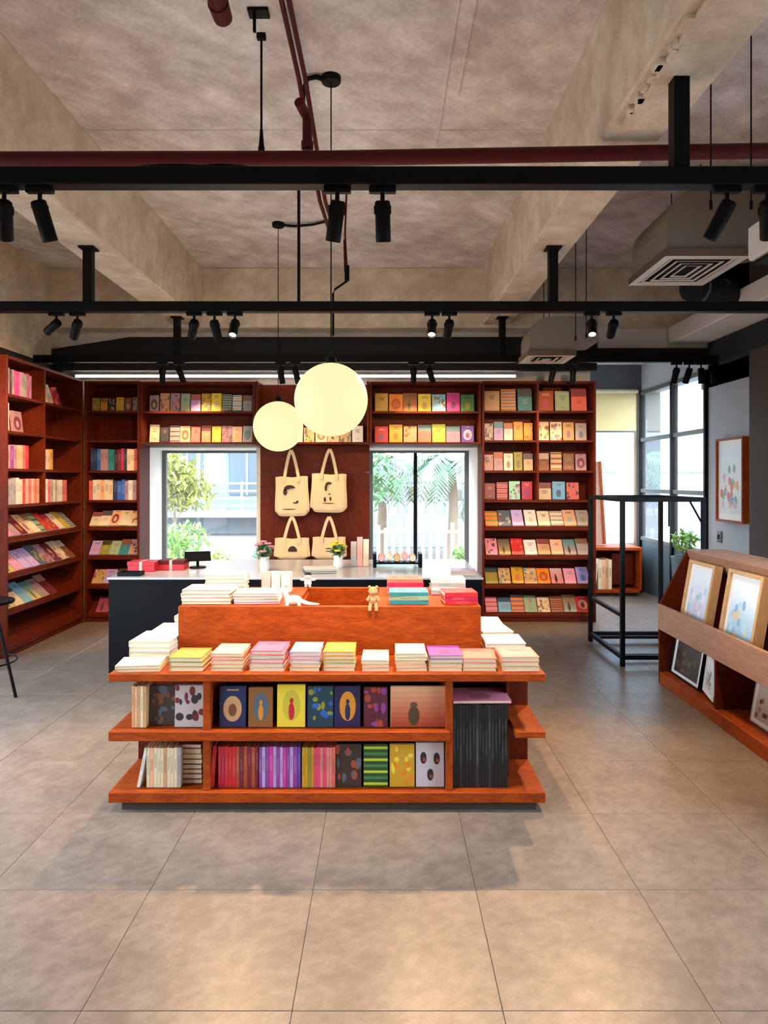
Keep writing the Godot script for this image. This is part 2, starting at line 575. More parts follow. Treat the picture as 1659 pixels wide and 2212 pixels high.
# ---------------------------------------------------------------- lights on tracks
func track_lamp(track: Vector3, aim: Vector3, label: String, lit: float, col: Color, angle := 32.0) -> void:
	var t := thing("track_spotlight", label, "spotlight", track, 0.0, "black spotlights on the ceiling tracks")
	var st := mb()
	box(st, Vector3(0, -0.012, 0), Vector3(0.11, 0.024, 0.03), 0.003)
	obj("adapter", st, M.black_metal, t)
	st = mb()
	tube(st, [Vector3(0, -0.02, 0), Vector3(0, -0.075, 0)], 0.009, 8)
	obj("stem", st, M.black_metal, t)
	var joint := Vector3(0, -0.08, 0)
	var d := (aim - (track + joint)).normalized()
	var b := basis_along(d)
	var xf := Transform3D(Basis(b.x, -b.z, b.y), joint + d * 0.05)      # local -y points where the lamp shines
	st = mb()
	lathe(st, [[0.0, 0.075], [0.024, 0.075], [0.031, 0.068], [0.031, -0.085], [0.0275, -0.085], [0.0265, -0.062], [0.0, -0.062]], 18, xf)
	obj("housing", st, M.black_metal, t)
	st = mb()
	for s in [-1.0, 1.0]:
		box(st, Vector3(0.033 * s, 0.0, 0), Vector3(0.004, 0.03, 0.014), 0.0, Transform3D(xf.basis, joint + d * 0.012))
	box(st, Vector3(0, 0.0, 0), Vector3(0.068, 0.012, 0.014), 0.002, Transform3D(Basis(), joint))
	obj("bracket", st, M.black_metal, t)
	if lit > 0.0:
		st = mb()
		lathe(st, [[0.0, -0.061], [0.026, -0.061], [0.0262, -0.064], [0.0, -0.066]], 18, xf)
		obj("lamp_lens", st, M.lamp_face, t)
		var l := SpotLight3D.new()
		l.name = "beam"
		l.light_energy = lit
		l.light_color = col
		l.spot_angle = angle
		l.spot_angle_attenuation = 0.6
		l.spot_range = 14.0
		l.spot_attenuation = 2.0
		l.light_size = 0.025
		l.shadow_enabled = true
		t.add_child(l)
		l.transform = Transform3D(Basis.looking_at(d, Vector3.UP if absf(d.y) < 0.98 else Vector3.RIGHT), joint + d * 0.118)

# ---------------------------------------------------------------- plants
func leaf_cloud(st: SurfaceTool, c: Vector3, r: Vector3, n: int, size: float) -> void:
	for i in n:
		var p := Vector3(rng.randfn(), rng.randfn(), rng.randfn()).normalized() * pow(rng.randf(), 0.45)
		p = c + p * r
		var b := Basis.from_euler(Vector3(rng.randf_range(-1.2, 1.2), rng.randf() * TAU, rng.randf_range(-0.8, 0.8)))
		var s := size * rng.randf_range(0.6, 1.3)
		var q := [p + b * Vector3(0, 0, -s), p + b * Vector3(s * 0.35, s * 0.08, 0), p + b * Vector3(0, 0, s), p + b * Vector3(-s * 0.35, s * 0.08, 0)]
		quad(st, q[0], q[1], q[2], q[3], b.y)

func bush(called: String, label: String, at: Vector3, r: Vector3, n: int, size: float, m: Material, trunk: float, group := "") -> void:
	var t := thing(called, label, "tree" if trunk > 0.5 else "shrub", at, 0.0, group)
	var st := mb()
	var top := Vector3(0, trunk + r.y, 0)
	for k in 5:
		leaf_cloud(st, top + Vector3(rng.randf_range(-0.5, 0.5), rng.randf_range(-0.35, 0.35), rng.randf_range(-0.5, 0.5)) * r, r * 0.65, n / 5, size)
	var o := obj("foliage", st, m, t)
	o.set_meta("kind", "stuff")
	st = mb()
	tube(st, [Vector3.ZERO, Vector3(0.03, trunk * 0.6, 0), Vector3(0, trunk + r.y * 0.7, 0)], maxf(0.02, trunk * 0.035), 8, 0.02)
	for k in 3:
		var a := TAU * k / 3.0
		tube(st, [Vector3(0.02, trunk * 0.8, 0), Vector3(cos(a) * r.x * 0.5, trunk + r.y * 0.8, sin(a) * r.z * 0.5)], maxf(0.012, trunk * 0.015), 6, 0.008)
	obj("trunk", st, M.bark, t)

func palm(label: String, at: Vector3, h: float, reach: float, fronds: int) -> void:
	var t := thing("palm_tree", label, "palm tree", at, 0.0, "palm trees outside the window")
	var st := mb()
	var pts := []
	for i in 7:
		pts.append(Vector3(sin(i * 0.5) * 0.06, h * i / 6.0, 0))
	tube(st, pts, 0.13, 10, 0.09)
	obj("trunk", st, M.bark, t)
	for f in fronds:
		st = mb()
		var a := TAU * f / fronds + rng.randf() * 0.3
		var up := rng.randf_range(0.3, 1.1)
		var spine := []
		for i in 9:
			var s := i / 8.0
			spine.append(Vector3(0, h, 0) + Vector3(cos(a), 0, sin(a)) * reach * s * (1.0 - 0.18 * s) + Vector3(0, reach * (up * s - (up + 0.55) * s * s), 0))
		tube(st, spine, 0.018, 5, 0.004)
		var side := Vector3(-sin(a), 0, cos(a))
		for i in range(1, 9):
			for hlf in 3:
				var p: Vector3 = spine[i - 1].lerp(spine[i], hlf / 3.0)
				var d: Vector3 = (spine[i] - spine[i - 1]).normalized()
				for sg in [-1.0, 1.0]:
					var l := reach * 0.34 * (1.0 - absf(i / 8.0 - 0.45))
					var tip: Vector3 = p + (side * sg * 0.8 + d * 0.55 + Vector3(0, -0.35, 0)).normalized() * l
					var w: Vector3 = d * reach * 0.022
					quad(st, p - w, p + w, tip + w * 0.2, tip - w * 0.2, Vector3.UP + side * sg * 0.3)
		obj("frond", st, M.leaf_green if f % 2 == 0 else M.leaf_blue, t)

# ---------------------------------------------------------------- furniture
# a bookcase in the frame U: x along its front, y up, front at z = 0; shelves are [top, x0, x1], dividers [x, y0, y1]
func bookcase(called: String, label: String, U: Transform3D, w: float, y0: float, h: float, d: float, shelves: Array, dividers: Array, sides := true, plinth := 0.05) -> Node3D:
	var t := thing(called, label, "bookcase" if called.contains("case") else "shelf")
	t.transform = U * Transform3D(Basis(), Vector3(0, y0, 0))
	var b := 0.0025
	var st := mb()
	slab(st, Vector3(0.0, 0, -d), Vector3(w, h, -d + 0.018))
	obj("back_panel", st, M.red_wood, t)
	for x in ([0.0, w - 0.026] if sides else []):
		st = mb()
		slab(st, Vector3(x, 0, -d + 0.018), Vector3(x + 0.026, h, 0.004), b)
		obj("side_panel", st, M.red_wood, t)
	st = mb()
	slab(st, Vector3(0.026, h - 0.028, -d + 0.018), Vector3(w - 0.026, h, 0.002), b)
	obj("top_panel", st, M.red_wood, t)
	if plinth > 0.0:
		st = mb()
		slab(st, Vector3(0.026, 0, -0.03), Vector3(w - 0.026, plinth, -0.012))
		obj("plinth", st, M.red_wood, t)
	for s in shelves:
		st = mb()
		slab(st, Vector3(s[1] + 0.004, s[0] - y0 - 0.024, -d + 0.018), Vector3(s[2] - 0.004, s[0] - y0, 0.0), b)
		obj("shelf", st, M.red_wood, t)
	for v in dividers:
		st = mb()
		slab(st, Vector3(v[0] - 0.012, v[1] - y0, -d + 0.018), Vector3(v[0] + 0.012, v[2] - y0, 0.001), b)
		obj("divider", st, M.red_wood, t)
	return t

func sloped_board(t: Node3D, x0: float, x1: float, y: float, d: float, rise: float) -> void:
	var st := mb()
	prism(st, PackedVector2Array([Vector2(-0.01, y + 0.002), Vector2(-d + 0.02, y + rise), Vector2(-d + 0.02, y + rise - 0.02), Vector2(-0.03, y + 0.002)]), x1 - x0, Transform3D(Basis(Vector3(0, 0, 1), Vector3(0, 1, 0), Vector3(1, 0, 0)), Vector3(x0, 0, 0)))
	obj("sloped_board", st, M.red_wood, t)

func tote(at: Vector3, w: float, h: float, strap: float, label: String, figure: int, tilt := 0.0) -> void:
	var t := thing("tote_bag", label, "tote bag", at, 0.0, "canvas tote bags on the brown panel")
	t.rotation.z = tilt
	var st := mb()
	var nx := 14
	var ny := 14
	var P := func(i: int, j: int, front: bool) -> Vector3:
		var u := float(i) / nx
		var v := float(j) / ny
		var edge := minf(minf(u, 1.0 - u) * 7.0, 1.0)
		var low := minf(v * 8.0, 1.0)
		var belly := 0.03 * sqrt(edge) * (0.35 + 0.65 * sqrt(low)) * (1.0 - 0.45 * v) + 0.003 * sin(u * 17.0 + v * 5.0) * edge
		var x := (u - 0.5) * w * (1.0 - 0.05 * v + 0.02 * sin(v * 6.0))
		var corner := 0.035 * pow(absf(u - 0.5) * 2.0, 6.0) * (1.0 - low)
		x *= 1.0 - 0.10 * (1.0 - low) * pow(absf(u - 0.5) * 2.0, 4.0)
		return Vector3(x, -h + v * h + corner + 0.006 * sin(u * 9.0) * v, belly if front else -0.004)
	for front in [true, false]:
		for j in ny:
			for i in nx:
				var a: Vector3 = P.call(i, j, front)
				var b: Vector3 = P.call(i + 1, j, front)
				var c: Vector3 = P.call(i + 1, j + 1, front)
				var d: Vector3 = P.call(i, j + 1, front)
				var n := (b - a).cross(d - a)
				n = n.normalized() * (1.0 if (n.z > 0.0) == front else -1.0)
				quad(st, a, b, c, d, n)
	obj("bag_body", st, M.canvas, t)
	for k in 2:
		st = mb()
		var z := 0.018 if k == 0 else 0.0
		var pts := []
		for i in 13:
			var s := -1.0 + i / 6.0
			pts.append(Vector3(s * w * 0.2, strap * (1.0 - pow(absf(s), 1.5)), z * absf(s)))
		for i in 12:
			var a: Vector3 = pts[i]
			var b: Vector3 = pts[i + 1]
			var side := (b - a).normalized().cross(Vector3(0, 0, 1)) * 0.016
			quad(st, a - side, b - side, b + side, a + side, Vector3(0, 0, 1))
			quad(st, a - side + Vector3(0, 0, -0.003), b - side + Vector3(0, 0, -0.003), b + side + Vector3(0, 0, -0.003), a + side + Vector3(0, 0, -0.003), Vector3(0, 0, -1))
		for s in [-1.0, 1.0]:
			box(st, Vector3(s * w * 0.2, -0.025, 0.027 if k == 0 else -0.005), Vector3(0.032, 0.06, 0.012))
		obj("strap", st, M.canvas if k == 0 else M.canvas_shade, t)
	# a plain printed bust: hair, face line, collar
	st = mb()
	var z := 0.034
	var blob := func(cx: float, cy: float, rx: float, ry: float, a0: float, a1: float):
		var prev := Vector3.ZERO
		for i in 17:
			var a := lerpf(a0, a1, i / 16.0)
			var p := Vector3(cx + cos(a) * rx, cy + sin(a) * ry, z)
			if i > 0:
				tri(st, [Vector3(cx, cy, z), prev, p], [Vector3(0, 0, 1), Vector3(0, 0, 1), Vector3(0, 0, 1)], [Vector2.ZERO, Vector2.ZERO, Vector2.ZERO])
			prev = p
	if figure == 0:
		blob.call(-0.02, -h * 0.30, 0.062, 0.04, 0.1, PI + 0.5)
		blob.call(-0.07, -h * 0.38, 0.022, 0.035, 0.0, TAU)
		blob.call(0.04, -h * 0.66, 0.03, 0.008, 0.0, TAU)
		blob.call(0.06, -h * 0.63, 0.012, 0.012, 0.0, TAU)
		blob.call(-0.03, -h * 0.82, 0.075, 0.006, 0.0, TAU)
	elif figure == 1:
		blob.call(0.0, -h * 0.27, 0.036, 0.028, 0.2, PI + 0.8)
		blob.call(-0.032, -h * 0.36, 0.012, 0.036, 0.0, TAU)
		blob.call(0.01, -h * 0.52, 0.012, 0.008, 0.0, TAU)
		blob.call(-0.04, -h * 0.66, 0.012, 0.026, 0.0, TAU)
		blob.call(0.02, -h * 0.64, 0.01, 0.022, 0.0, TAU)
		blob.call(0.0, -h * 0.76, 0.07, 0.005, 0.0, TAU)
	elif figure == 2:
		blob.call(0.01, -h * 0.62, 0.05, 0.06, 0.0, PI)
	else:
		blob.call(0.0, -h * 0.5, 0.04, 0.006, 0.0, TAU)
		blob.call(0.01, -h * 0.62, 0.05, 0.005, 0.0, TAU)
	obj("print", st, M.print_ink, t)

func framed(called: String, label: String, category: String, xf: Transform3D, w: float, h: float, d: float, fw: float, frame: Material, art: Material) -> void:
	var t := thing(called, label, category)
	t.transform = xf
	var st := mb()
	for s in [-1.0, 1.0]:
		box(st, Vector3(s * (w - fw) / 2, h / 2, 0), Vector3(fw, h, d), 0.002)
		box(st, Vector3(0, h / 2 + s * (h - fw) / 2, 0), Vector3(w - 2 * fw, fw, d), 0.002)
	obj("frame", st, frame, t)
	st = mb()
	quad(st, Vector3(-w / 2 + fw, h - fw, d * 0.2), Vector3(w / 2 - fw, h - fw, d * 0.2), Vector3(w / 2 - fw, fw, d * 0.2), Vector3(-w / 2 + fw, fw, d * 0.2), Vector3(0, 0, 1), [Vector2(0, 0), Vector2(1, 0), Vector2(1, 1), Vector2(0, 1)])
	box(st, Vector3(0, h / 2, -d * 0.1), Vector3(w - fw * 2, h - fw * 2, d * 0.5))
	obj("print", st, art, t)

func art(sd: int, top: Color, low: Color, blobs: Array, n: int) -> StandardMaterial3D:
	var r := RandomNumberGenerator.new()
	r.seed = sd
	var im := Image.create(192, 256, false, Image.FORMAT_RGB8)
	im.fill(Color("ebe6e2"))
	for y in range(20, 236):
		im.fill_rect(Rect2i(16, y, 160, 1), top.lerp(low, smoothstep(40, 210, y)))
	for k in n:
		var c: Color = blobs[k % blobs.size()]
		var cx := r.randi_range(26, 150)
		var cy := r.randi_range(90, 215)
		for y in range(-14, 15):
			var hw := int(sqrt(maxf(0, 196 - y * y)) * r.randf_range(0.6, 1.0))
			im.fill_rect(Rect2i(maxi(16, cx - hw), cy + y, mini(2 * hw, 176 - maxi(16, cx - hw)), 1), c)
	var m := mat("art_print_%d" % sd, Color.WHITE, 0.35)
	m.albedo_texture = ImageTexture.create_from_image(im)
	return m

func px(x: float, d: float) -> float:
	return (x - 829.0) * d / 1540.0

func py(y: float, d: float) -> float:
	return 1.52 - (y - 1036.0) * d / 1540.0

# ---------------------------------------------------------------- the scene
func _ready() -> void:
	rng.seed = 7
	# camera
	var cam := Camera3D.new()
	cam.name = "camera"
	add_child(cam)
	cam.position = Vector3(0, 1.52, 0)
	cam.set_frustum(0.05 * 2.0 * 1106.0 / 1540.0, Vector2(0, -0.05 * 70.0 / 1540.0), 0.05, 200.0)
	cam.current = true
	# sky and exposure
	var env := Environment.new()
	env.background_mode = Environment.BG_SKY
	var sky_mat := ProceduralSkyMaterial.new()
	sky_mat.sky_top_color = Color("c2d6ea")
	sky_mat.sky_horizon_color = Color("d9e7ee")
	sky_mat.ground_horizon_color = Color("cfd3d2")
	sky_mat.ground_bottom_color = Color("a9a8a4")
	sky_mat.sky_energy_multiplier = 4.2
	sky_mat.ground_energy_multiplier = 1.2
	var sky := Sky.new()
	sky.sky_material = sky_mat
	env.sky = sky
	env.tonemap_mode = Environment.TONE_MAPPER_LINEAR
	env.tonemap_exposure = 0.76
	env.sdfgi_enabled = true
	env.ssao_enabled = true
	env.ssil_enabled = true
	var we := WorldEnvironment.new()
	we.name = "world"
	we.environment = env
	add_child(we)

	make_materials()
	room()
	ceiling_services()
	shelving()
	central_table()
	counter()
	right_side()
	outside()
	for i in sheets.size():
		M["cover_%d" % i].albedo_texture = ImageTexture.create_from_image(sheets[i])

func room() -> void:
	# floor: a bed of grout with square porcelain tiles laid in it
	var st := mb()
	slab(st, Vector3(-3.8, -0.2, -10.0), Vector3(3.8, -0.012, 4.7))
	var floor_ := struct("floor", st, M.grout)
	var size := 0.603
	for iz in 19:
		for ix in 13:
			var x := 0.34 - 7 * size + ix * size
			var z := -2.04 + 4 * size - iz * size
			var x0 := maxf(x, -3.6)
			var x1 := minf(x + size, 3.54)
			var z0 := maxf(z - size, -9.8)
			if x1 - x0 < 0.05 or z0 > z - 0.05:
				continue
			st = mb()
			slab(st, Vector3(x0 + 0.0008, -0.012, z0 + 0.0008), Vector3(x1 - 0.0008, rng.randf_range(-0.0004, 0.0), z - 0.0008), 0.0008)
			obj("tile", st, M.floor_tile, floor_)
	st = mb()
	slab(st, Vector3(-3.6, -0.012, 0.375), Vector3(3.54, 0.0, 4.5))
	obj("tiled_area", st, M.floor_tile, floor_)
	# ceiling slab and its beams
	st = mb()
	slab(st, Vector3(-3.8, 3.78, -8.85), Vector3(3.8, 4.0, 4.7))
	var ce := struct("ceiling", st, M.concrete)
	for q in [[0.345, 0.36, -5.0, 1.0], [0.43, 0.44, -4.2, 1.0], [-1.9, 1.0, -4.62, -4.605], [-1.9, 1.0, -6.4, -6.39]]:
		st = mb()
		slab(st, Vector3(q[0], 3.774, q[2]), Vector3(q[1], 3.782, q[3]), 0.003)
		obj("formwork_seam", st, M.concrete, ce)
	st = mb()
	slab(st, Vector3(-2.27, 3.17, -7.6), Vector3(-1.935, 3.785, 4.5), 0.012)
	struct("ceiling_beam", st, M.beam_concrete)
	st = mb()
	slab(st, Vector3(1.05, 3.17, -7.6), Vector3(1.345, 3.785, 4.5), 0.012)
	var bm := struct("ceiling_beam", st, M.beam_concrete)
	st = mb()
	slab(st, Vector3(1.1, 3.145, -3.32), Vector3(1.35, 3.172, 4.5), 0.01)
	for k in 40:
		var zz := rng.randf_range(-3.2, -0.6)
		box(st, Vector3(1.095 + rng.randf_range(-0.01, 0.01), 3.16, zz), Vector3(rng.randf_range(0.02, 0.05), 0.03, rng.randf_range(0.03, 0.09)), 0.006)
	obj("ragged_edge", st, M.beam_concrete, bm)
	st = mb()
	slab(st, Vector3(-3.7, 3.14, -7.95), Vector3(3.6, 3.785, -7.6), 0.012)
	struct("ceiling_beam", st, M.beam_concrete)
	# walls
	st = mb()
	for b in [[-3.8, -2.715, -0.2, 3.8], [-1.36, -0.185, 0.40, 1.875], [1.037, 2.3, -0.2, 3.8], [-2.715, 1.037, 1.875, 3.8], [-2.715, 1.037, -0.2, 0.40], [2.3, 3.8, 3.1, 3.8]]:
		slab(st, Vector3(b[0], b[2], -8.85), Vector3(b[1], b[3], -7.95))
	struct("wall_back", st, M.white_plaster)
	st = mb()
	for b in [[-7.95, -5.5, -0.2, 3.8], [-0.5, 4.7, -0.2, 3.8], [-5.5, -0.5, -0.2, 0.4], [-5.5, -0.5, 2.6, 3.8]]:
		slab(st, Vector3(-3.8, b[2], b[0]), Vector3(-3.6, b[3], b[1]))
	var wl := struct("wall_left", st, M.beam_concrete)
	st = mb()
	slab(st, Vector3(-3.6, 0.0, -7.95), Vector3(-3.588, 2.76, -5.6))
	obj("black_panel", st, M.black_paint, wl)
	st = mb()
	for b in [[-7.78, -6.68, 0.0, 3.8], [-6.2, -4.6, 0.0, 3.8], [-0.5, 4.7, 0.0, 3.8], [-4.6, -0.5, 0.0, 0.4], [-4.6, -0.5, 2.6, 3.8], [-7.95, -6.1, 2.72, 3.8]]:
		slab(st, Vector3(3.54, b[2] - 0.2, b[0]), Vector3(3.8, b[3], b[1]))
	slab(st, Vector3(3.54, 2.72, -10.0), Vector3(3.8, 3.2, -7.95))
	struct("wall_right", st, M.grey_wall)
	st = mb()
	slab(st, Vector3(3.42, 0.0, -6.68), Vector3(3.8, 3.8, -6.2), 0.004)
	struct("wall_column", st, M.dark_column)
	st = mb()
	for b in [[-3.8, 3.8, -0.2, 3.8]]:
		slab(st, Vector3(b[0], b[2], 4.5), Vector3(b[1], b[3], 4.7))
	struct("wall_front", st, M.white_plaster)  # out of view, left windowless so the table front stays darker
	# alcove at the back
	st = mb()
	slab(st, Vector3(2.18, -0.2, -9.8), Vector3(2.28, 3.2, -8.85))
	struct("wall_alcove", st, M.white_plaster)
	st = mb()
	slab(st, Vector3(2.18, 2.77, -10.0), Vector3(3.8, 3.2, -9.8))
	slab(st, Vector3(2.18, -0.2, -10.0), Vector3(3.8, 0.6, -9.8))
	slab(st, Vector3(3.5, 0.6, -10.0), Vector3(3.8, 2.77, -9.8))
	struct("wall_alcove_back", st, M.dark_grey_wall)
	st = mb()
	slab(st, Vector3(2.18, 3.1, -10.0), Vector3(3.8, 3.3, -7.95))
	struct("ceiling_alcove", st, M.white_plaster)
	# black bulkhead over the bookcases
	st = mb()
	prism(st, PackedVector2Array([Vector2(-3.585, 2.70), Vector2(2.3, 2.70), Vector2(2.3, 3.06), Vector2(-2.75, 3.06), Vector2(-3.585, 2.93)]), 0.08, Transform3D(Basis(), Vector3(0, 0, -7.78)))
	struct("trim_bulkhead", st, M.black_paint)
	st = mb()
	slab(st, Vector3(1.95, 2.77, -7.62), Vector3(3.53, 2.9, -7.48), 0.004)
	slab(st, Vector3(3.4, 2.72, -7.48), Vector3(3.535, 2.95, -4.0), 0.004)
	struct("trim_black_beam", st, M.black_paint)
	st = mb()
	slab(st, Vector3(3.02, 2.96, -7.58), Vector3(3.54, 3.14, -3.0), 0.01)
	slab(st, Vector3(2.3, 2.9, -7.68), Vector3(3.54, 3.14, -7.62), 0.004)
	struct("trim_soffit", st, M.white_plaster)
	# windows
	window_unit("window_1", -2.715, -1.36, 0.40, 1.875, -8.75, [], M.frame_alu)
	window_unit("window_2", -0.185, 1.037, 0.40, 1.875, -8.75, [0.385], M.frame_alu)
	window_unit("window_3", 2.28, 3.5, 0.6, 2.77, -9.88, [], M.frame_pale)
	for k in 2:      # unseen windows in the side walls, placed to light floor and ceiling
		var wx: float = [-3.7, 3.67][k]
		var za: float = [-5.5, -4.6][k]
		st = mb()
		for z in [za + 0.03, (za - 0.5) / 2, -0.53]:
			slab(st, Vector3(wx - 0.03, 0.4, z - 0.03), Vector3(wx + 0.03, 2.6, z + 0.03), 0.003)
		for y in [0.43, 2.57]:
			slab(st, Vector3(wx - 0.03, y - 0.03, za), Vector3(wx + 0.03, y + 0.03, -0.5), 0.003)
		var sw := struct("window_%d" % (6 + k), st, M.black_metal)
		st = mb()
		slab(st, Vector3(wx - 0.003, 0.46, za + 0.06), Vector3(wx + 0.003, 2.54, -0.56))
		obj("pane", st, M.glass, sw)
	st = mb()
	slab(st, Vector3(-1.42, 0.42, -8.0), Vector3(-1.362, 1.875, -7.93), 0.003)
	struct("trim_pale_post", st, M.frame_pale)
	# glazed side of the alcove
	var g := MeshInstance3D.new()
	st = mb()
	for z in [-9.78, -8.71, -7.8]:
		var w := 0.06 if z == -8.71 else 0.04
		slab(st, Vector3(3.5, 0.0, z - w / 2), Vector3(3.58, 2.72, z + w / 2), 0.003)
	var wf := struct("window_5", st, M.black_metal)
	g.free()
	st = mb()
	for y in [2.06, 1.37, 0.72, 2.7]:
		for seg in [[-9.76, -8.74], [-8.68, -7.82]]:
			slab(st, Vector3(3.51, y - 0.025, seg[0]), Vector3(3.57, y + 0.025, seg[1]), 0.003)
	obj("glazing_bar", st, M.frame_alu, wf)
	for seg in [[-9.76, -8.74], [-8.68, -7.82]]:
		st = mb()
		slab(st, Vector3(3.535, 0.74, seg[0]), Vector3(3.541, 2.68, seg[1]))
		obj("pane", st, M.glass, wf)
		st = mb()
		slab(st, Vector3(3.53, 0.0, seg[0]), Vector3(3.55, 0.70, seg[1]))
		obj("panel", st, M.spandrel, wf)
	st = mb()
	tube(st, [Vector3(3.47, 0.95, -8.68), Vector3(3.47, 1.25, -8.68)], 0.012, 8)
	slab(st, Vector3(3.46, 1.26, -8.70), Vector3(3.5, 1.29, -8.66))
	obj("handle", st, M.black_metal, wf)
	# roller blind in the alcove window
	var t := thing("roller_blind", "sand coloured roller blind drawn a third down the alcove window", "blind", Vector3(2.9, 2.75, -9.79))
	st = mb()
	slab(st, Vector3(-0.56, -0.56, -0.004), Vector3(0.56, 0.0, 0.0))
	obj("fabric", st, M.blind, t)
	st = mb()
	tube(st, [Vector3(-0.58, -0.02, 0.02), Vector3(0.58, -0.02, 0.02)], 0.025, 10)
	obj("roller", st, M.frame_pale, t)
	st = mb()
	slab(st, Vector3(-0.565, -0.585, -0.012), Vector3(0.565, -0.56, 0.008), 0.002)
	obj("bottom_bar", st, M.frame_alu, t)

func window_unit(called: String, x0: float, x1: float, y0: float, y1: float, z: float, mull: Array, m: Material) -> void:
	var st := mb()
	var w := 0.05
	slab(st, Vector3(x0, y0, z - 0.03), Vector3(x0 + w, y1, z + 0.03), 0.003)
	slab(st, Vector3(x1 - w, y0, z - 0.03), Vector3(x1, y1, z + 0.03), 0.003)
	slab(st, Vector3(x0 + w, y0, z - 0.03), Vector3(x1 - w, y0 + w, z + 0.03), 0.003)
	slab(st, Vector3(x0 + w, y1 - w * 0.6, z - 0.03), Vector3(x1 - w, y1, z + 0.03), 0.003)
	var o := struct(called, st, m)
	var xs := [x0 + w]
	for x in mull:
		st = mb()
		slab(st, Vector3(x - 0.022, y0 + w, z - 0.025), Vector3(x + 0.022, y1 - w * 0.6, z + 0.025), 0.003)
		obj("mullion", st, M.black_metal, o)
		xs.append(x)
	xs.append(x1 - w)
	for i in xs.size() - 1:
		st = mb()
		slab(st, Vector3(xs[i], y0 + w, z - 0.003), Vector3(xs[i + 1], y1 - w * 0.6, z + 0.003))
		obj("pane", st, M.glass, o)

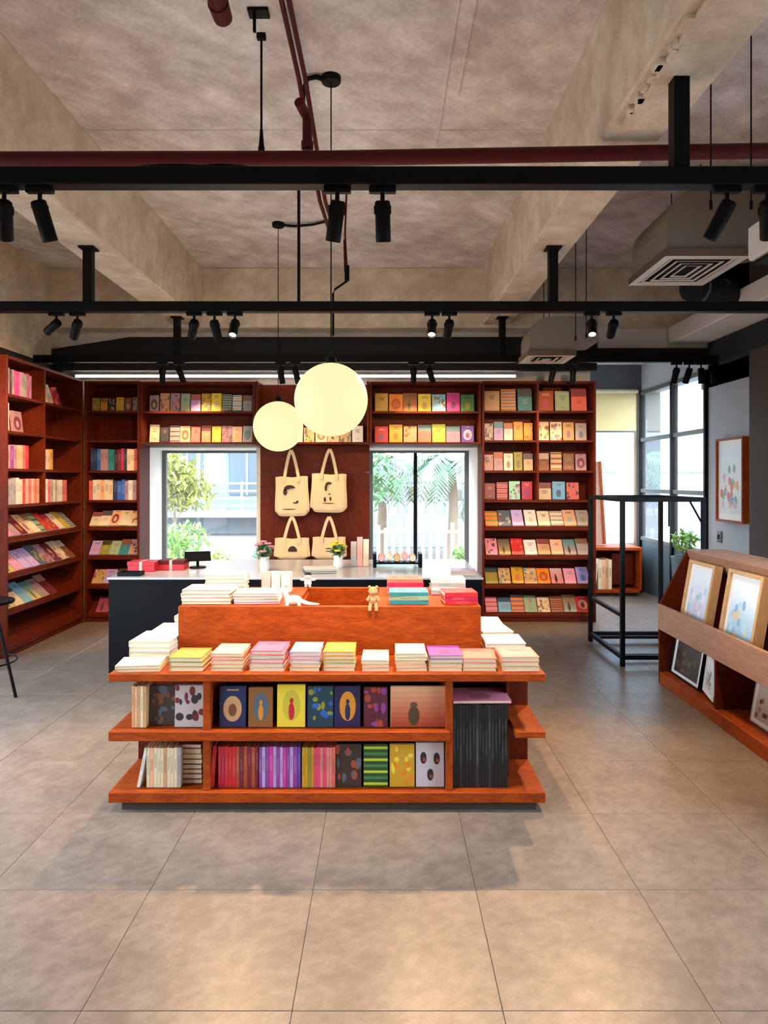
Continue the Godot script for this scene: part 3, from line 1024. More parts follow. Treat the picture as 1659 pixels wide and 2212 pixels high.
func ceiling_services() -> void:
	var warm := Color(1.0, 0.81, 0.60)
	var white := Color(1.0, 0.93, 0.84)
	var nm := ["nearest to the camera", "over the counter", "in front of the bookcases", "unseen behind the viewer, first", "unseen behind the viewer, second"]
	for k in 5:
		var d: float = [2.9, 5.07, 7.24, -1.44, -3.61][k]  # last two are unseen and carry the lamps that brighten the ceiling
		var t := thing("lighting_track", "long black square lighting track hung under the beams, " + nm[k], "lighting track", Vector3(0, 2.745, -d))
		var st := mb()
		slab(st, Vector3(-3.55, -0.036, -0.036), Vector3(3.38, 0.036, 0.036), 0.004)
		obj("rail", st, M.black_metal, t)
		for x in [-2.1, 1.2]:
			st = mb()
			slab(st, Vector3(x - 0.032, 0.036, -0.032), Vector3(x + 0.032, 0.426, 0.032), 0.003)
			slab(st, Vector3(x - 0.055, 0.41, -0.055), Vector3(x + 0.055, 0.424, 0.055), 0.002)
			obj("post", st, M.black_metal, t)
		if k == 0:
			st = mb()
			for c in [[-0.85, 0.25], [-0.66, 0.18]]:
				var pts := []
				for i in 9:
					var s := i / 8.0
					pts.append(Vector3(c[0] + (s - 0.5) * c[1] * 1.6, 0.036 + 0.016 * sin(s * PI), 0.0))
				tube(st, pts, 0.009, 6)
			obj("cable", st, M.black_metal, t)
	# [x, depth, aim, light energy, what it shows]
	var y := 2.709
	var heads := [
		[-1.545, 2.9, Vector3(-2.3, 0.4, -4.6), 4.0, "first from the left on the near track"], [-1.40, 2.9, Vector3(-1.0, 0.5, -3.6), 4.0, "second from the left on the near track"],
		[-0.19, 2.9, Vector3(-0.55, 0.55, -3.75), 4.5, "tilted, one of two over the middle of the near track"], [-0.006, 2.9, Vector3(0.05, 0.6, -3.7), 4.5, "upright, one of two over the middle of the near track"],
		[1.395, 2.9, Vector3(0.5, 0.5, -3.7), 4.0, "leaning towards the table, right end of the near track"], [1.56, 2.9, Vector3(2.4, 0.8, -4.4), 4.0, "cut by the right edge on the near track"],
		[-2.33, 5.07, Vector3(-3.4, 2.2, -5.9), 6.0, "first on the middle track, aimed at the side bookcase"], [-2.18, 5.07, Vector3(-3.3, 1.2, -6.6), 7.0, "second on the middle track, aimed at the side bookcase"],
		[-1.35, 5.07, Vector3(-2.3, 1.0, -7.2), 6.0, "third on the middle track, leaning left"], [-1.205, 5.07, Vector3(-1.0, 0.9, -6.2), 5.0, "fourth on the middle track, upright and dark"],
		[-1.06, 5.07, Vector3(-1.05, 0.0, -2.9), 9.5, "glowing lens, beside the two over the left of the middle track"], [0.342, 5.07, Vector3(0.1, 0.0, -2.8), 9.5, "glowing lens, above the large globe lamp's right side"],
		[0.464, 5.07, Vector3(0.35, 1.2, -7.4), 6.0, "dark neighbour of the glowing one above the palm window"], [1.478, 5.07, Vector3(0.9, 0.0, -2.8), 9.5, "glowing lens, beside the smaller air diffuser"],
		[1.633, 5.07, Vector3(1.9, 1.4, -7.4), 8.0, "last on the middle track, aimed at the tall bookcase"],
		[-2.25, 7.24, Vector3(-2.4, 1.6, -7.75), 1.6, "first on the far track above the building window"], [-2.08, 7.24, Vector3(-1.9, 1.9, -7.75), 1.6, "second on the far track above the building window"],
		[-1.05, 7.24, Vector3(-0.9, 1.2, -7.75), 1.6, "first on the far track above the tote bags"], [-0.9, 7.24, Vector3(-0.6, 1.2, -7.75), 1.6, "second on the far track above the tote bags"],
		[0.30, 7.24, Vector3(0.32, 1.9, -7.7), 1.6, "first on the far track above the palm window"], [0.46, 7.24, Vector3(0.75, 1.9, -7.75), 1.6, "second on the far track above the palm window"],
		[1.72, 7.24, Vector3(1.5, 1.3, -7.75), 1.6, "first on the far track before the tall bookcase"], [1.92, 7.24, Vector3(2.0, 1.0, -7.75), 1.6, "second on the far track before the tall bookcase"],
		[2.97, 7.24, Vector3(2.95, 0.3, -8.6), 0.0, "upright, first of the four by the alcove"], [3.10, 7.24, Vector3(2.7, 0.6, -7.9), 0.0, "leaning left, second of the four by the alcove"],
		[3.22, 7.24, Vector3(3.35, 0.9, -7.4), 0.0, "upright, third of the four by the alcove"], [3.34, 7.24, Vector3(3.48, 1.1, -7.2), 0.0, "last of the four by the alcove wall"]]
	for k in 8:      # unseen lamps behind the viewer, placed to brighten the ceiling
		var hx := -2.7 + 1.8 * (k % 4)
		var hd := -1.44 if k < 4 else -3.61
		heads.append([hx, hd, Vector3(hx + 0.1, 0.0, -hd + 0.35), 12.0, "unseen behind the viewer to brighten the ceiling, %s of the %s row" % [ORD[k % 4], "first" if k < 4 else "second"]])
	for h in heads:
		track_lamp(Vector3(h[0], y, -h[1]), h[2], "black cylinder spotlight, " + h[4], h[3], white if h[1] < 3.0 else warm, 40.0 if h[3] >= 9.5 else 34.0)
	# globe pendants
	for k in 2:
		var gx: float = [-0.297, -0.932][k]
		var gz: float = [-4.0, -6.28][k]
		var gy: float = [1.968, 1.988][k]
		var t := thing("globe_pendant", ["large looking round globe pendant, nearer and higher, on a thin black cord", "smaller looking round globe pendant, farther, hanging before the tote bag panel"][k], "pendant lamp", Vector3(gx, gy, gz), 0.0, "globe pendants over the table")
		var st := mb()
		ball(st, Vector3.ZERO, Vector3.ONE * [0.2055, 0.22][k], 24)
		obj("globe_shade", st, M.globe, t)
		st = mb()
		lathe(st, [[0.0, 0.0], [0.03, 0.0], [0.03, 0.035], [0.012, 0.05], [0.0, 0.05]], 14, Transform3D(Basis(), Vector3(0, [0.2, 0.214][k], 0)))
		obj("cap", st, M.black_metal, t)
		st = mb()
		tube(st, [Vector3(0, 0.24, 0), Vector3(0, 3.78 - gy - 0.03, 0)], 0.004, 6)
		obj("cord", st, M.black_metal, t)
		st = mb()
		lathe(st, [[0.0, -0.035], [0.05, -0.035], [0.055, -0.028], [0.055, 0.0], [0.0, 0.0]], 18, Transform3D(Basis(), Vector3(0, 3.78 - gy, 0)))
		obj("canopy", st, M.black_metal, t)
		st = mb()
		if k == 0:
			tube(st, [Vector3(-0.02, 1.79, 0), Vector3(-0.08, 1.795, 0.03), Vector3(-0.13, 1.79, 0.02), Vector3(-0.16, 1.76, -0.04), Vector3(-0.165, 1.70, -0.06)], 0.014, 8)
		else:
			tube(st, [Vector3(0.02, 1.775, 0), Vector3(0.15, 1.765, 0.0), Vector3(0.3, 1.77, 0.02), Vector3(0.45, 1.775, 0.1)], 0.012, 8)
		obj("conduit", st, M.black_metal, t)
		var l := OmniLight3D.new()
		l.name = "glow"
		l.light_energy = 0.55
		l.light_color = Color(1.0, 0.92, 0.76)
		l.light_size = 0.15
		l.omni_range = 14.0
		l.omni_attenuation = 2.0
		l.shadow_enabled = true
		t.add_child(l)
	# linear light above the bookcases
	var t := thing("linear_light", "thin white linear light running along the top of the back bookcases", "linear light", Vector3(-0.95, 2.655, -7.86))
	var st := mb()
	slab(st, Vector3(-2.45, -0.015, -0.03), Vector3(2.4, 0.02, 0.03), 0.003)
	for k in 6:
		slab(st, Vector3(-2.3 + k * 0.92, -0.008, -0.092), Vector3(-2.26 + k * 0.92, 0.012, -0.03))
	obj("profile", st, M.white_paint, t)
	st = mb()
	slab(st, Vector3(-2.44, -0.014, 0.03), Vector3(2.39, 0.014, 0.036))
	obj("led_diffuser", st, M.led, t)
	for k in 3:
		var l := AreaLight3D.new()
		l.name = "led_line"
		l.area_size = Vector2(1.6, 0.03)
		l.light_energy = 0.5
		l.light_color = Color(1.0, 0.93, 0.86)
		l.area_range = 10.0
		l.area_attenuation = 2.0
		l.shadow_enabled = true
		t.add_child(l)
		l.position = Vector3(-1.63 + k * 1.61, 0.0, 0.045)
	# sprinkler pipes
	t = thing("sprinkler_pipe", "dark red sprinkler pipe crossing the whole room above the near track", "pipe", Vector3(0, 3.09, -3.46))
	st = mb()
	tube(st, [Vector3(-3.59, -0.02, 0), Vector3(-0.3, -0.012, 0), Vector3(3.53, 0.055, 0)], 0.036, 16)
	obj("pipe", st, M.red_pipe, t)
	st = mb()
	tube(st, [Vector3(-0.595, 0.0, 0), Vector3(-0.595, 0.045, 0)], 0.016, 8)
	tube(st, [Vector3(-0.595, 0.04, 0), Vector3(-0.595, 0.13, 0)], 0.014, 8, 0.007)
	tube(st, [Vector3(-0.595, 0.12, 0), Vector3(-0.595, 0.6, 0)], 0.006, 6)
	box(st, Vector3(-0.595, 0.58, 0.0), Vector3(0.045, 0.03, 0.03), 0.004)
	box(st, Vector3(-0.625, 0.64, 0.02), Vector3(0.014, 0.1, 0.02), 0.002)
	box(st, Vector3(-0.605, 0.682, 0.02), Vector3(0.1, 0.016, 0.07), 0.002)
	obj("hanger", st, M.black_metal, t)
	st = mb()
	tube(st, [Vector3(-0.372, 0.03, 0.0), Vector3(-0.372, 0.17, 0.0), Vector3(-0.385, 0.2, 0.03), Vector3(-0.40, 0.21, 0.1)], 0.024, 12)
	tube(st, [Vector3(-0.372, 0.035, 0), Vector3(-0.372, 0.07, 0)], 0.03, 12)
	obj("riser", st, M.red_pipe, t)
	t = thing("red_conduit", "pair of thin dark red conduits running along the concrete slab", "conduit", Vector3(-0.475, 3.74, -2.0))
	for k in 2:
		st = mb()
		tube(st, [Vector3(0.035 * k, 0, 4.5), Vector3(0.035 * k, 0, -1.3), Vector3(0.035 * k + 0.01, -0.03, -1.9), Vector3(0.035 * k + 0.06, -0.42, -2.6), Vector3(0.035 * k + 0.09, -0.47, -3.0)], 0.013, 8)
		obj("conduit", st, M.red_pipe, t)
	t = thing("pipe_stub", "thick dark red pipe end pointing down at the slab near the top", "pipe", Vector3(-0.745, 3.66, -3.3))
	st = mb()
	tube(st, [Vector3(-0.01, 0.02, 3.0), Vector3(0, 0.0, 0.08)], 0.042, 14)
	obj("pipe", st, M.red_pipe, t)
	st = mb()
	tube(st, [Vector3(0, 0, 0.1), Vector3(0, -0.003, 0.0)], 0.048, 14, 0.044)
	obj("coupling", st, M.red_pipe, t)
	t = thing("drop_pipe", "short red and black drop pipe with an offset bend above the middle track", "pipe", Vector3(px(748, 5.6), 3.1, -5.6))
	st = mb()
	tube(st, [Vector3(0.0, 0.68, 0), Vector3(-0.012, 0.35, 0), Vector3(0.004, 0.05, 0)], 0.008, 8)
	tube(st, [Vector3(-0.018, 0.3, 0.01), Vector3(-0.012, 0.05, 0)], 0.007, 8)
	obj("hose", st, M.red_pipe, t)
	st = mb()
	tube(st, [Vector3(0.004, 0.1, 0), Vector3(0.004, -0.02, 0)], 0.02, 10)
	tube(st, [Vector3(0.004, -0.02, 0), Vector3(-0.09, -0.085, 0), Vector3(-0.105, -0.12, 0), Vector3(-0.105, -0.45, 0)], 0.009, 8)
	obj("elbow", st, M.black_metal, t)
	t = thing("hanger_rod", "thin black rod dropping from the slab to the middle track", "rod", Vector3(-0.606, 2.78, -5.07))
	st = mb()
	tube(st, [Vector3(0, 0, 0), Vector3(0, 1.0, 0)], 0.011, 8)
	obj("rod", st, M.black_metal, t)
	st = mb()
	lathe(st, [[0.0, 0.975], [0.03, 0.975], [0.035, 1.0], [0.0, 1.0]], 12)
	obj("plate", st, M.black_metal, t)
	var wires := [[1535, 3.3, 2.78, "nearest the ceiling beam"], [1622, 3.3, 2.78, "farthest along the near track, outermost"], [1266, 5.4, 2.6, "before the smaller duct"], [1243, 5.5, 2.6, "beside the smaller duct, fainter"]]
	for wv in wires:
		t = thing("hanging_wire", "thin dark suspension wire under the slab, " + wv[3], "wire", Vector3(px(wv[0], wv[1]), wv[2], -wv[1]), 0.0, "thin suspension wires")
		st = mb()
		tube(st, [Vector3(0, 0, 0), Vector3(0, 3.78 - wv[2], 0)], 0.0035, 6)
		obj("wire", st, M.black_metal, t)
		st = mb()
		lathe(st, [[0.0, -0.01], [0.008, -0.01], [0.008, 0.03], [0.0, 0.03]], 8)
		obj("end_fitting", st, M.black_metal, t)
	diffuser("large square ceiling diffuser under a curved grey duct box near the corner", Vector3(1.97, 3.085, -4.99), 0.60, 0.76, 0.5, 0.35)
	diffuser("small square ceiling diffuser under a curved grey duct before the far track", Vector3(px(1140, 6.4), 2.634, -6.4), 0.436, 0.46, 0.36, 0.2)

	t = thing("ceiling_unit", "white ceiling air unit cut by the picture edge beside the large diffuser", "air conditioner", Vector3(2.42, 2.94, -4.25))
	st = mb()
	slab(st, Vector3(0, 0.03, -0.5), Vector3(0.9, 0.26, 0), 0.015)
	obj("housing", st, M.white_paint, t)
	st = mb()
	slab(st, Vector3(0.03, 0.0, -0.47), Vector3(0.87, 0.03, -0.03), 0.006)
	obj("grille", st, M.dark_gap, t)
	for x in [0.12, 0.78]:
		for z in [-0.42]:
			st = mb()
			tube(st, [Vector3(x, 0.25, z), Vector3(x, 0.84, z)], 0.005, 6)
			obj("hanger", st, M.black_metal, t)
	t = thing("dark_duct", "dark insulated duct running to the right wall behind the large diffuser", "duct", Vector3(2.62, 3.0, -6.15))
	st = mb()
	tube(st, [Vector3(-0.05, 0.13, 0.2), Vector3(0.1, 0.13, 0.1), Vector3(0.3, 0.12, 0.0), Vector3(0.39, 0.12, 0.0)], 0.12, 16)
	obj("duct", st, M.black_paint, t)
	for x in [0.02, 0.25]:
		st = mb()
		tube(st, [Vector3(x, 0.13, 0.16 - x * 0.6), Vector3(x + 0.03, 0.13, 0.15 - x * 0.6)], 0.126, 16)
		obj("band", st, M.frame_alu, t)

# an air diffuser under a duct box; at is its near left lower corner
func diffuser(label: String, at: Vector3, w: float, d: float, rise: float, run_on: float) -> void:
	var t := thing("air_diffuser", label, "air diffuser", at, 0.0, "air diffusers")
	var st := mb()
	var r := rise * 0.55
	var poly := PackedVector2Array([Vector2(0.02, 0.05), Vector2(w - 0.02, 0.05), Vector2(w - 0.02, 0.12), Vector2(w + run_on, rise * 0.35), Vector2(w + run_on, rise)])
	for i in 9:
		var a := PI / 2 + PI / 2 * i / 8.0
		poly.append(Vector2(0.02 + r + cos(a) * r, rise - r + sin(a) * r))
	prism(st, poly, -(d - 0.06), Transform3D(Basis(), Vector3(0, 0, -0.03)))
	obj("duct_box", st, M.duct, t)
	st = mb()
	var ring := func(to: SurfaceTool, i0: float, i1: float, y0: float, y1: float):
		# four mitred louvre blades: outer edge inset i0 at height y0, inner edge i1 at y1
		var o := [Vector3(i0, y0, -i0), Vector3(w - i0, y0, -i0), Vector3(w - i0, y0, -d + i0), Vector3(i0, y0, -d + i0)]
		var n := [Vector3(i1, y1, -i1), Vector3(w - i1, y1, -i1), Vector3(w - i1, y1, -d + i1), Vector3(i1, y1, -d + i1)]
		for k in 4:
			var j := (k + 1) % 4
			for off in [0.0, 0.003]:
				var v := Vector3(0, off, 0)
				quad(to, o[k] + v, o[j] + v, n[j] + v, n[k] + v, Vector3.DOWN if off == 0.0 else Vector3.UP)
	ring.call(st, 0.0, 0.062, 0.0, 0.0)
	ring.call(st, 0.0, 0.0005, 0.0, 0.05)
	obj("flange", st, M.diffuser, t)
	st = mb()
	for z in [-0.12, -d + 0.12]:
		tube(st, [Vector3(w * 0.5, rise - 0.02, z), Vector3(w * 0.5, 3.78 - at.y, z)], 0.004, 6)
	obj("hanger", st, M.black_metal, t)
	for k in 4:
		st = mb()
		var i0 := 0.07 + k * 0.055
		ring.call(st, i0, i0 + 0.02, 0.0, 0.004)
		obj("louvre", st, M.diffuser, t)
	st = mb()
	slab(st, Vector3(0.03, 0.045, -d + 0.03), Vector3(w - 0.03, 0.048, -0.03))
	obj("throat_shade", st, M.dark_gap, t)  # black sheet that paints the shade inside the duct

func shelving() -> void:
	var zf := -7.6
	var st: SurfaceTool
	# side bookcase along the left wall: seen from the room its left end is the near one
	var U := Transform3D(Basis(Vector3.UP, PI / 2), Vector3(-3.2, 0, -6.04))
	var L := 1.53
	var shelves := []
	for i in 8:
		shelves.append([SHELF_Y[i], 0.026, L - 0.026])
	var case_ := bookcase("side_bookcase", "tall reddish wooden bookcase standing along the left wall", U, L, 0.0, 2.58, 0.33, shelves, [[0.69, SHELF_Y[3], 2.555]])
	for i in [4, 5, 6, 7]:
		sloped_board(case_, 0.03, L - 0.03, SHELF_Y[i], 0.31, 0.22)
	var w := " shelf of the side bookcase"
	spines(U, "cream mauve charcoal mauve magenta magenta pink grey sage magenta mauve", 0.05, SHELF_Y[0], -0.04, 0.23, 0.042, "top near" + w)
	face_out(U, "red cream red", 0.78, 1.3, SHELF_Y[0], -0.12, 0.2, 0.25, "top far" + w, "paperback", 0.8, -0.15)
	spines(U, "ivory white", 0.04, SHELF_Y[1], -0.03, 0.25, 0.03, "second near" + w)
	face_out(U, "charcoal mauve", 0.13, 0.62, SHELF_Y[1], -0.16, 0.22, 0.12, "second near" + w, "hardback", 0.86)
	spines(U, "mauve mauve purple mauve peach peach coral red", 0.04, SHELF_Y[2], -0.04, 0.215, 0.05, "third near" + w)
	spines(U, "ivory cream peach gold", 0.72, SHELF_Y[2], -0.04, 0.2, 0.055, "third far" + w, "paperback", -0.12)
	spines(U, "grey grey grey grey white cream red peach coral peach coral tan", 0.04, SHELF_Y[3], -0.035, 0.235, 0.05, "fourth near" + w, "hardback")
	spines(U, "pink white coral grey cream grey cream white coral coral", 0.73, SHELF_Y[3], -0.035, 0.225, 0.05, "fourth far" + w, "hardback")
	face_out(U, "pink mauve maroon peach cream sage red crimson cream gold sage", 0.05, 1.42, SHELF_Y[4], -0.03, 0.23, 0.8, "fifth" + w, "display_book", 0.98)
	face_out(U, "cream pink lilac lilac slate mauve maroon cream brown", 0.05, 1.42, SHELF_Y[5], -0.03, 0.24, 0.8, "sixth" + w, "display_book", 0.98)
	face_out(U, "grey cream sky white mauve maroon", 0.05, 1.0, SHELF_Y[6], -0.03, 0.24, 0.8, "seventh" + w, "display_book", 0.98)
	# corner bookcase
	U = Transform3D(Basis(), Vector3(-3.195, 0, zf))
	L = 0.59
	shelves = []
	for i in 8:
		shelves.append([SHELF_Y[i], 0.026, L - 0.026])
	case_ = bookcase("corner_bookcase", "narrow dark wooden bookcase in the back corner beside the building window", U, L, 0.0, 2.57, 0.33, shelves, [])
	for i in [4, 5, 6, 7]:
		sloped_board(case_, 0.03, L - 0.03, SHELF_Y[i], 0.31, 0.2)
	w = " shelf of the corner bookcase"
	face_out(U, "olive gold charcoal gold brown grey", 0.04, 0.56, SHELF_Y[0], -0.1, 0.15, 0.1, "top" + w, "paperback", 0.84)
	spines(U, "navy navy blue mauve mauve teal teal charcoal maroon crimson navy cream cream coral", 0.05, SHELF_Y[2], -0.04, 0.24, 0.034, "third" + w)
	spines(U, "coral white cream peach cream cream navy blue blue mauve white mauve", 0.035, SHELF_Y[3], -0.035, 0.22, 0.04, "fourth" + w, "hardback")
	face_out(U, "cream ivory peach cream cream", 0.04, 0.56, SHELF_Y[4], -0.03, 0.2, 0.75, "fifth" + w, "display_book", 1.05)
	face_out(U, "lilac olive sage teal mauve", 0.04, 0.56, SHELF_Y[5], -0.03, 0.2, 0.75, "sixth" + w, "display_book", 1.05)
	face_out(U, "tan lilac gold navy", 0.06, 0.56, SHELF_Y[6], -0.03, 0.2, 0.75, "seventh" + w, "display_book", 1.0)
	face_out(U, "mauve pink grey", 0.1, 0.54, SHELF_Y[7], -0.03, 0.2, 0.75, "lowest" + w, "display_book", 0.9)
	# shelf units above the two windows and the brown panel between them
	var over := [["building window", -2.6, 1.225, "mauve tan mauve sage lilac gold yellow sage white grey", "cream charcoal grey peach coral tan yellow mauve peach grey", "shelf_unit"], ["palm window", -0.155, 1.19, "gold orange lime yellow sky magenta green", "red gold tan coral lime pink violet", "shelf_unit"]]
	for o in over:
		U = Transform3D(Basis(), Vector3(o[1], 0, zf))
		bookcase(o[5], "wooden two tier shelf unit fixed above the " + o[0], U, o[2], 1.895, 0.67, 0.32, [[2.25, 0.026, o[2] - 0.026], [1.92, 0.004, o[2] - 0.004]], [], true, 0.0)
		face_out(U, o[3], 0.05, o[2] - 0.05, 2.25, -0.14, 0.2, 0.1, "upper shelf above the " + o[0], "picture_book", 0.93)
		face_out(U, o[4], 0.05, o[2] - 0.05, 1.92, -0.14, 0.19, 0.1, "lower shelf above the " + o[0], "picture_book", 0.93)
	U = Transform3D(Basis(), Vector3(-1.37, 0, zf))
	var t := thing("tote_board", "tall brown wooden panel between the windows holding the tote bags", "wall panel", Vector3(-1.37, 0, zf - 0.1))
	st = mb()
	slab(st, Vector3(0, 0.3, -0.22), Vector3(1.21, 1.6, -0.2), 0.002)
	slab(st, Vector3(0, 1.605, -0.22), Vector3(1.21, 2.57, -0.2), 0.002)
	obj("panel", st, M.red_wood, t)
	for x in [0.0, 1.185]:
		st = mb()
		slab(st, Vector3(x, 1.895, -0.2), Vector3(x + 0.025, 2.57, 0.1), 0.002)
		obj("side_panel", st, M.red_wood, t)
	st = mb()
	slab(st, Vector3(0.027, 1.9, -0.2), Vector3(1.183, 1.922, 0.09), 0.002)
	obj("shelf", st, M.red_wood, t)
	st = mb()
	slab(st, Vector3(0.15, 0.62, -0.2), Vector3(1.1, 0.645, 0.02), 0.002)
	obj("ledge", st, M.black_paint, t)
	for p in [[0.36, 1.845], [0.76, 1.86], [0.37, 1.14], [0.76, 1.145]]:
		st = mb()
		tube(st, [Vector3(p[0], p[1], -0.2), Vector3(p[0], p[1], -0.12)], 0.006, 8)
		obj("peg", st, M.black_metal, t)
	face_out(U, "cream tan cream peach tan white", 0.36, 1.15, 1.922, -0.14, 0.17, 0.1, "shelf behind the globe pendants", "picture_book", 0.92)
	# hung so that the straps loop over the pegs
	tote(Vector3(px(630, 7.8), py(1030, 7.8), -7.78), 0.375, 0.43, 0.29, "canvas tote bag, upper row, printed with a bust in side-parted hair", 0, 0.02)
	tote(Vector3(px(711, 7.8), py(1024, 7.8), -7.78), 0.40, 0.42, 0.27, "canvas tote bag, upper row, printed with a small standing bust", 1, -0.02)
	tote(Vector3(px(631, 7.8), py(1162, 7.8), -7.77), 0.395, 0.23, 0.23, "canvas tote bag, lower row, with a dark round hair print", 2)
	tote(Vector3(px(711, 7.8), py(1160, 7.8), -7.77), 0.38, 0.24, 0.22, "canvas tote bag, lower row, behind the yellow flowers", 3)
	# tall bookcase with two bays above and wide sloping shelves below
	U = Transform3D(Basis(), Vector3(1.045, 0, zf))
	L = 1.215
	shelves = []
	for i in 8:
		shelves.append([SHELF_Y[i], 0.026, L - 0.026])
	case_ = bookcase("tall_bookcase", "tall dark red wooden bookcase between palm window and alcove", U, L, 0.0, 2.57, 0.33, shelves, [[0.595, SHELF_Y[3], 2.545]])
	for i in [4, 5, 6, 7]:
		sloped_board(case_, 0.03, L - 0.03, SHELF_Y[i], 0.31, 0.2)
	w = " shelf of the tall bookcase"
	var rows := [["tan tan teal", "rust sage coral", 0.24], ["grey lilac white orange amber", "cream ivory tan grey", 0.2], ["mauve mauve ivory olive peach", "brown tan brown mauve", 0.19], ["maroon coral mint crimson", "cream sky coral", 0.19]]
	for i in 4:
		face_out(U, rows[i][0], 0.035, 0.575, SHELF_Y[i], -0.14, rows[i][2], 0.1, ROWS[i] + " left" + w, "hardback", 0.9)
		face_out(U, rows[i][1], 0.62, 1.16 if i < 3 else 1.08, SHELF_Y[i], -0.14, rows[i][2], 0.1, ROWS[i] + " right" + w, "hardback", 0.9)
	var low := ["orange slate lilac white cream white peach grey", "pink peach red white tan peach tan grey", "olive tan gold tan orange crimson pink lilac", "pink sky coral sage cream brown tan red"]
	for i in 4:
		face_out(U, low[i], 0.04, L - 0.05, SHELF_Y[4 + i], -0.03, 0.2, 0.7, ROWS[4 + i] + w, "display_book", 0.94)

# one book with an own cover, face out on the table's front: base colour, design, accents
func shown(kind: String, cx: float, y: float, z: float, w: float, h: float, t: float, cell: int, lean: float, label: String) -> void:
	var b := book_node(w, h, t, cell)
	put_book(kind, b, Transform3D(Basis.from_euler(Vector3(-lean, 0, 0)), Vector3(cx, y + 0.012 * lean + 0.002, z)), label, "book", "picture books on the front of the table")

func central_table() -> void:
	var x0 := -1.258
	var x1 := 0.737
	var b := 0.003
	var t := thing("display_table", "large stepped wooden display table with open shelves full of books", "display table", Vector3(0, 0, 0))
	var st := mb()
	slab(st, Vector3(x0 + 0.05, 0, -4.55), Vector3(x1 - 0.035, 0.045, -3.285))
	obj("plinth", st, M.dark_column, t)
	for y in [[0.045, 0.093], [0.326, 0.37], [0.598, 0.634]]:
		st = mb()
		if y[0] == 0.326:
			slab(st, Vector3(x0, y[0], -3.64), Vector3(0.30, y[1], -3.25), b)
			obj("shelf", st, M.warm_wood, t)
			st = mb()
			slab(st, Vector3(0.60, y[0] + 0.015, -3.64), Vector3(x1, y[1], -3.25), b)
			obj("shelf", st, M.warm_wood, t)
			st = mb()
			slab(st, Vector3(x0, y[0], -4.6), Vector3(x1, y[1], -4.26), b)
		else:
			slab(st, Vector3(x0, y[0], -4.6), Vector3(x1, y[1], -3.25), b)
		obj("shelf", st, M.warm_wood, t)
	st = mb()
	slab(st, Vector3(x0 + 0.004, 0.093, -4.26), Vector3(x1 - 0.004, 0.598, -3.64))
	obj("core", st, M.red_wood, t)
	for x in [-0.815, 0.30]:
		st = mb()
		slab(st, Vector3(x - 0.016, 0.093, -3.64), Vector3(x + 0.016, 0.326 if x < 0.0 else 0.598, -3.27), b)
		if x < 0.0:
			slab(st, Vector3(x - 0.016, 0.37, -3.64), Vector3(x + 0.016, 0.598, -3.27), b)
		obj("divider", st, M.warm_wood, t)
	st = mb()
	slab(st, Vector3(0.585, 0.093, -3.64), Vector3(0.60, 0.598, -3.42), b)
	obj("divider", st, M.red_wood, t)
	# the raised box on top, open in the middle
	for w in [[-1.04, -4.25, 0.49, -4.22], [-1.04, -3.63, 0.49, -3.6]]:
		st = mb()
		slab(st, Vector3(w[0], 0.634, w[1]), Vector3(w[2], 0.88, w[3]), b)
		obj("riser_board", st, M.warm_wood, t)
	for x in [-1.04, 0.46]:
		st = mb()
		slab(st, Vector3(x, 0.634, -4.22), Vector3(x + 0.03, 0.88, -3.63), b)
		obj("riser_end", st, M.warm_wood, t)
	for s in [[-1.01, -0.45], [-0.03, 0.46]]:
		st = mb()
		slab(st, Vector3(s[0], 0.855, -4.22), Vector3(s[1], 0.879, -3.63), b)
		obj("riser_deck", st, M.warm_wood, t)
		st = mb()
		var xx: float = s[1] if s[0] < -0.5 else s[0]
		slab(st, Vector3(xx - 0.01, 0.634, -4.22), Vector3(xx + 0.01, 0.855, -3.63), b)
		obj("well_side", st, M.warm_wood, t)
	# piles along the front ledge, [px centre, width, colours from the bottom]
	var rows := [[402, 0.155, "tan olive olive", 0.02, "green topped pile"], [490, 0.145, "tan tan peach coral peach", 0.017, "peach pile"], [577, 0.155, "peach grey rose grey rose", 0.017, "bright pink pile"],
		[660, 0.138, "tan tan lilac pink lilac", 0.017, "lilac pile"], [732, 0.145, "tan tan olive amber amber", 0.017, "amber pile"], [811, 0.125, "peach tan cream", 0.017, "low cream pile"],
		[888, 0.142, "tan peach tan ivory cream", 0.016, "cream pile"], [962, 0.155, "peach tan grey purple", 0.018, "purple topped pile"], [1036, 0.155, "tan peach coral", 0.019, "coral pile"], [1122, 0.175, "tan tan salmon", 0.022, "salmon corner pile"]]
	for r in rows:
		pile(r[2], Vector3(px(r[0], 3.30), 0.634, -3.39), r[1], 0.2, r[3], r[4] + " on the front ledge", "paperback", 0.0)
	pile("tan cream", Vector3(-1.14, 0.634, -3.36), 0.2, 0.17, 0.016, "flat corner pile on the front ledge", "paperback", 0.1, true)
	pile("white cream white white", Vector3(-1.14, 0.634, -3.60), 0.2, 0.25, 0.023, "tall white pile beside the orange box", "hardback", 0.0, true)
	pile("cream white ivory", Vector3(-1.14, 0.634, -3.89), 0.19, 0.22, 0.026, "middle white pile beside the orange box", "hardback", 0.0, true)
	pile("white cream white white", Vector3(-1.12, 0.634, -4.2), 0.16, 0.22, 0.026, "rear white pile beside the orange box", "hardback", 0.0, true)
	pile("cream gold white", Vector3(0.615, 0.634, -3.68), 0.2, 0.22, 0.022, "yellow edged pile on the side ledge", "hardback", 0.0, true)
	pile("white peach white", Vector3(0.6, 0.634, -3.94), 0.17, 0.22, 0.022, "middle pile on the side ledge", "hardback", 0.1, true)
	pile("slate white", Vector3(0.6, 0.634, -4.22), 0.18, 0.22, 0.024, "rear pile on the side ledge", "hardback", 0.0, true)
